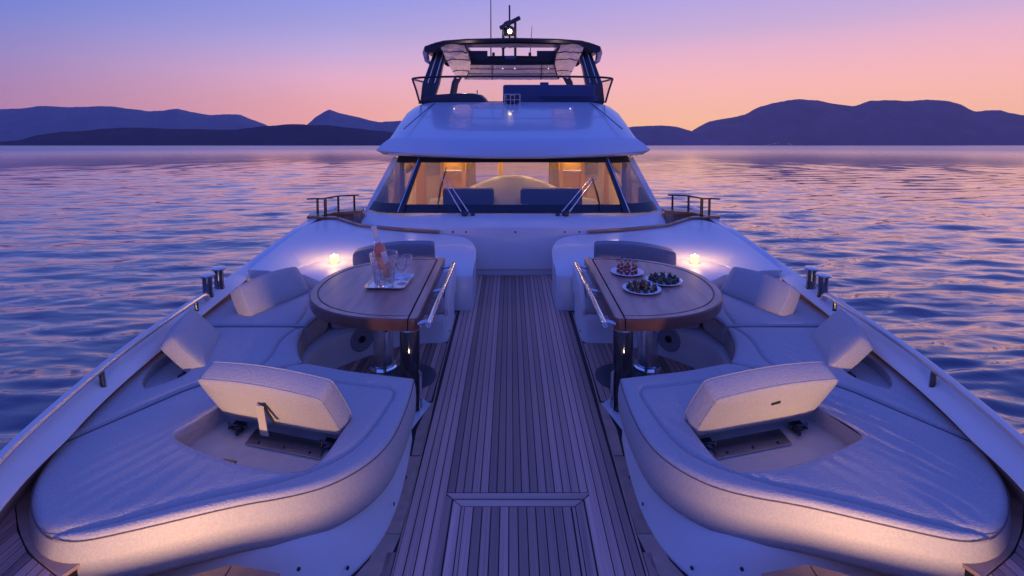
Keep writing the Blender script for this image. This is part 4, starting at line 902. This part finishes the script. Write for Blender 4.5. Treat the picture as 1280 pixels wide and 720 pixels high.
wm = bpy.data.materials.new('sea_water'); wm.use_nodes = True; t_ = wm.node_tree; p_ = t_.nodes['Principled BSDF']
p_.inputs['Base Color'].default_value = (.006, .008, .06, 1); p_.inputs['Roughness'].default_value = .06; p_.inputs['IOR'].default_value = 1.6; p_.inputs['Coat Weight'].default_value = 1; p_.inputs['Coat IOR'].default_value = 1.45; p_.inputs['Coat Roughness'].default_value = .06
tcn = t_.nodes.new('ShaderNodeTexCoord'); hs = []
for sc_, st_ in ((.75, (1, 2.4, 1)), (3.0, (1, 2.0, 1)), (.22, (1, 2.6, 1))):
    mp = t_.nodes.new('ShaderNodeMapping'); mp.inputs['Scale'].default_value = st_; mp.inputs['Rotation'].default_value = (0, 0, R(8)); t_.links.new(tcn.outputs['Object'], mp.inputs[0])
    nz = t_.nodes.new('ShaderNodeTexNoise'); nz.inputs['Scale'].default_value = sc_; nz.inputs['Detail'].default_value = 3; t_.links.new(mp.outputs[0], nz.inputs['Vector']); hs.append(nz.outputs[0])
prev = None
for h_, d_, s_ in zip(hs, (.06, .018, .75), (.4, .35, .9)):
    b_ = t_.nodes.new('ShaderNodeBump'); b_.inputs['Strength'].default_value = s_; b_.inputs['Distance'].default_value = d_; t_.links.new(h_, b_.inputs['Height'])
    if prev: t_.links.new(prev, b_.inputs['Normal'])
    prev = b_.outputs[0]
t_.links.new(prev, p_.inputs['Normal'])
# ripples too fine to model far out: there the surface is rougher on average
ln_ = t_.nodes.new('ShaderNodeVectorMath'); ln_.operation = 'LENGTH'; t_.links.new(tcn.outputs['Object'], ln_.inputs[0])
mr_ = t_.nodes.new('ShaderNodeMapRange'); t_.links.new(ln_.outputs['Value'], mr_.inputs[0])
for i_, v in ((1, 110), (2, 600), (3, .06), (4, .34)): mr_.inputs[i_].default_value = v
t_.links.new(mr_.outputs[0], p_.inputs['Roughness']); t_.links.new(mr_.outputs[0], p_.inputs['Coat Roughness'])
sea = grid_mesh('sea', np.stack([X, Y, SEA_Z+Z], -1).reshape(-1, 3), NR, NA, wm, True); sea['kind'] = 'structure'

def hillmat(name, color):
    m = material(name, color, .95, spec=.0, vary=.10, vscale=.006); return m
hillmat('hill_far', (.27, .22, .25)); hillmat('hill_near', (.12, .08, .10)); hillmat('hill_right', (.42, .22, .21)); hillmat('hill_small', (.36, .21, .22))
def hills(name, prof, D, depth, mat, seed):
    """terrain ridge: skyline heights given as view angles, real slopes in front and behind"""
    us = np.linspace(prof[0][0], prof[-1][0], 800); vs = np.interp(us, [p[0] for p in prof], [p[1] for p in prof])
    ker = np.hanning(13); ker /= ker.sum(); vs = np.convolve(np.pad(vs, 6, 'edge'), ker, 'valid')
    vs = np.minimum(vs - np.clip((181-vs)/25, 0, 1)*np.array([1.1*noise.fractal(Vector((u*.035, seed, 0)), 1.0, 2.0, 4)+.35*noise.noise(Vector((u*.45, seed, 2))) for u in us]), 180.5)
    az = np.arctan((us-638)/640); nd = 36; out = []
    for j in range(nd):
        f = j/(nd-1); sh = math.sin(math.pi*min(1, f/1.0))**.85 if f < .5 else math.sin(math.pi*f)**.85
        dist = D+(f-.5)*depth
        x = np.tan(az)*dist; y = np.full_like(x, dist)
        hgt = (181-vs)/640*D*1.0 + (EYE.z-SEA_Z)
        nse = np.array([noise.fractal(Vector((xx*.0016+seed, yy*.0016, seed)), 1.0, 2.0, 5) for xx, yy in zip(x, y)])
        z = np.maximum(hgt*(sh + .10*nse*math.sin(math.pi*f)*abs(f-.5)*2) , -5)
        if 0 < f < 1: z = z + hgt*.018*nse*sh
        out.append(np.stack([x, y, SEA_Z-1+z], -1))
    o = grid_mesh(name, np.array(out).reshape(-1, 3), nd, 800, MAT[mat], False); o['kind'] = 'structure'; return o
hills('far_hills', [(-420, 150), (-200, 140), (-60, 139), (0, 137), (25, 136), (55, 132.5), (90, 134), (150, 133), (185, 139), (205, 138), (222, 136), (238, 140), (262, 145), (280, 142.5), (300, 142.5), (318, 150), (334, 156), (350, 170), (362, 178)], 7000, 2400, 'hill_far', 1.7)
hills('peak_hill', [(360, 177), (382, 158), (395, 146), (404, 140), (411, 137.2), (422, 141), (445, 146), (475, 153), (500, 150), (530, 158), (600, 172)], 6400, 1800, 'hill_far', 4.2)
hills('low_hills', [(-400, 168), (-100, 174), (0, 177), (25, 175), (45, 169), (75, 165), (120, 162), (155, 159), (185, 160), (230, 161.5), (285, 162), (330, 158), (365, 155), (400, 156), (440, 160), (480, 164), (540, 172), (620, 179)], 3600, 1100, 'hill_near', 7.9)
hills('small_hill', [(700, 179), (770, 160), (800, 157.5), (825, 156.5), (845, 158), (862, 163), (880, 170), (910, 178)], 4300, 900, 'hill_small', 2.2)
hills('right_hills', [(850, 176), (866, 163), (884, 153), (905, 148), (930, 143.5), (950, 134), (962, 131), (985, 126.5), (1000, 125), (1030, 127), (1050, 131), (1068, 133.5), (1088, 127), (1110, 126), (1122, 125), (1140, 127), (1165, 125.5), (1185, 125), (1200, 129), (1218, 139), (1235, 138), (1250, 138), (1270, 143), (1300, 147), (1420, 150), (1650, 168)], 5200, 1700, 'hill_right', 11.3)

k = MB(); rnd = random.Random(8)
for i in range(16):
    u = rnd.choice((rnd.uniform(842, 880), rnd.uniform(930, 1010))); d = 4340.0; x = (u-638)/640*d; z = SEA_Z+rnd.uniform(4, 26)
    k.box(x-2.5, x+2.5, d-3, d+3, z, z+3)
vl = obj('village_lights', k, 'village_light'); vl['kind'] = 'stuff'; vl['label'] = 'scattered house lights along the foot of the far hills'

# ---- thin evening haze over the water
hz = MB().box(-9600, 9600, -9600, 9600, SEA_Z-8, 700)
hm = bpy.data.materials.new('haze_air'); hm.use_nodes = True; t_ = hm.node_tree; t_.nodes.clear()
o_ = t_.nodes.new('ShaderNodeOutputMaterial'); v_ = t_.nodes.new('ShaderNodeVolumePrincipled'); v_.inputs['Density'].default_value = 1.6e-5; v_.inputs['Color'].default_value = (.95, .93, 1, 1); t_.links.new(v_.outputs[0], o_.inputs['Volume']); MAT['haze'] = hm
hz = obj('haze', hz, 'haze'); hz['kind'] = 'stuff'; hz['label'] = 'thin evening haze over the sea and hills'
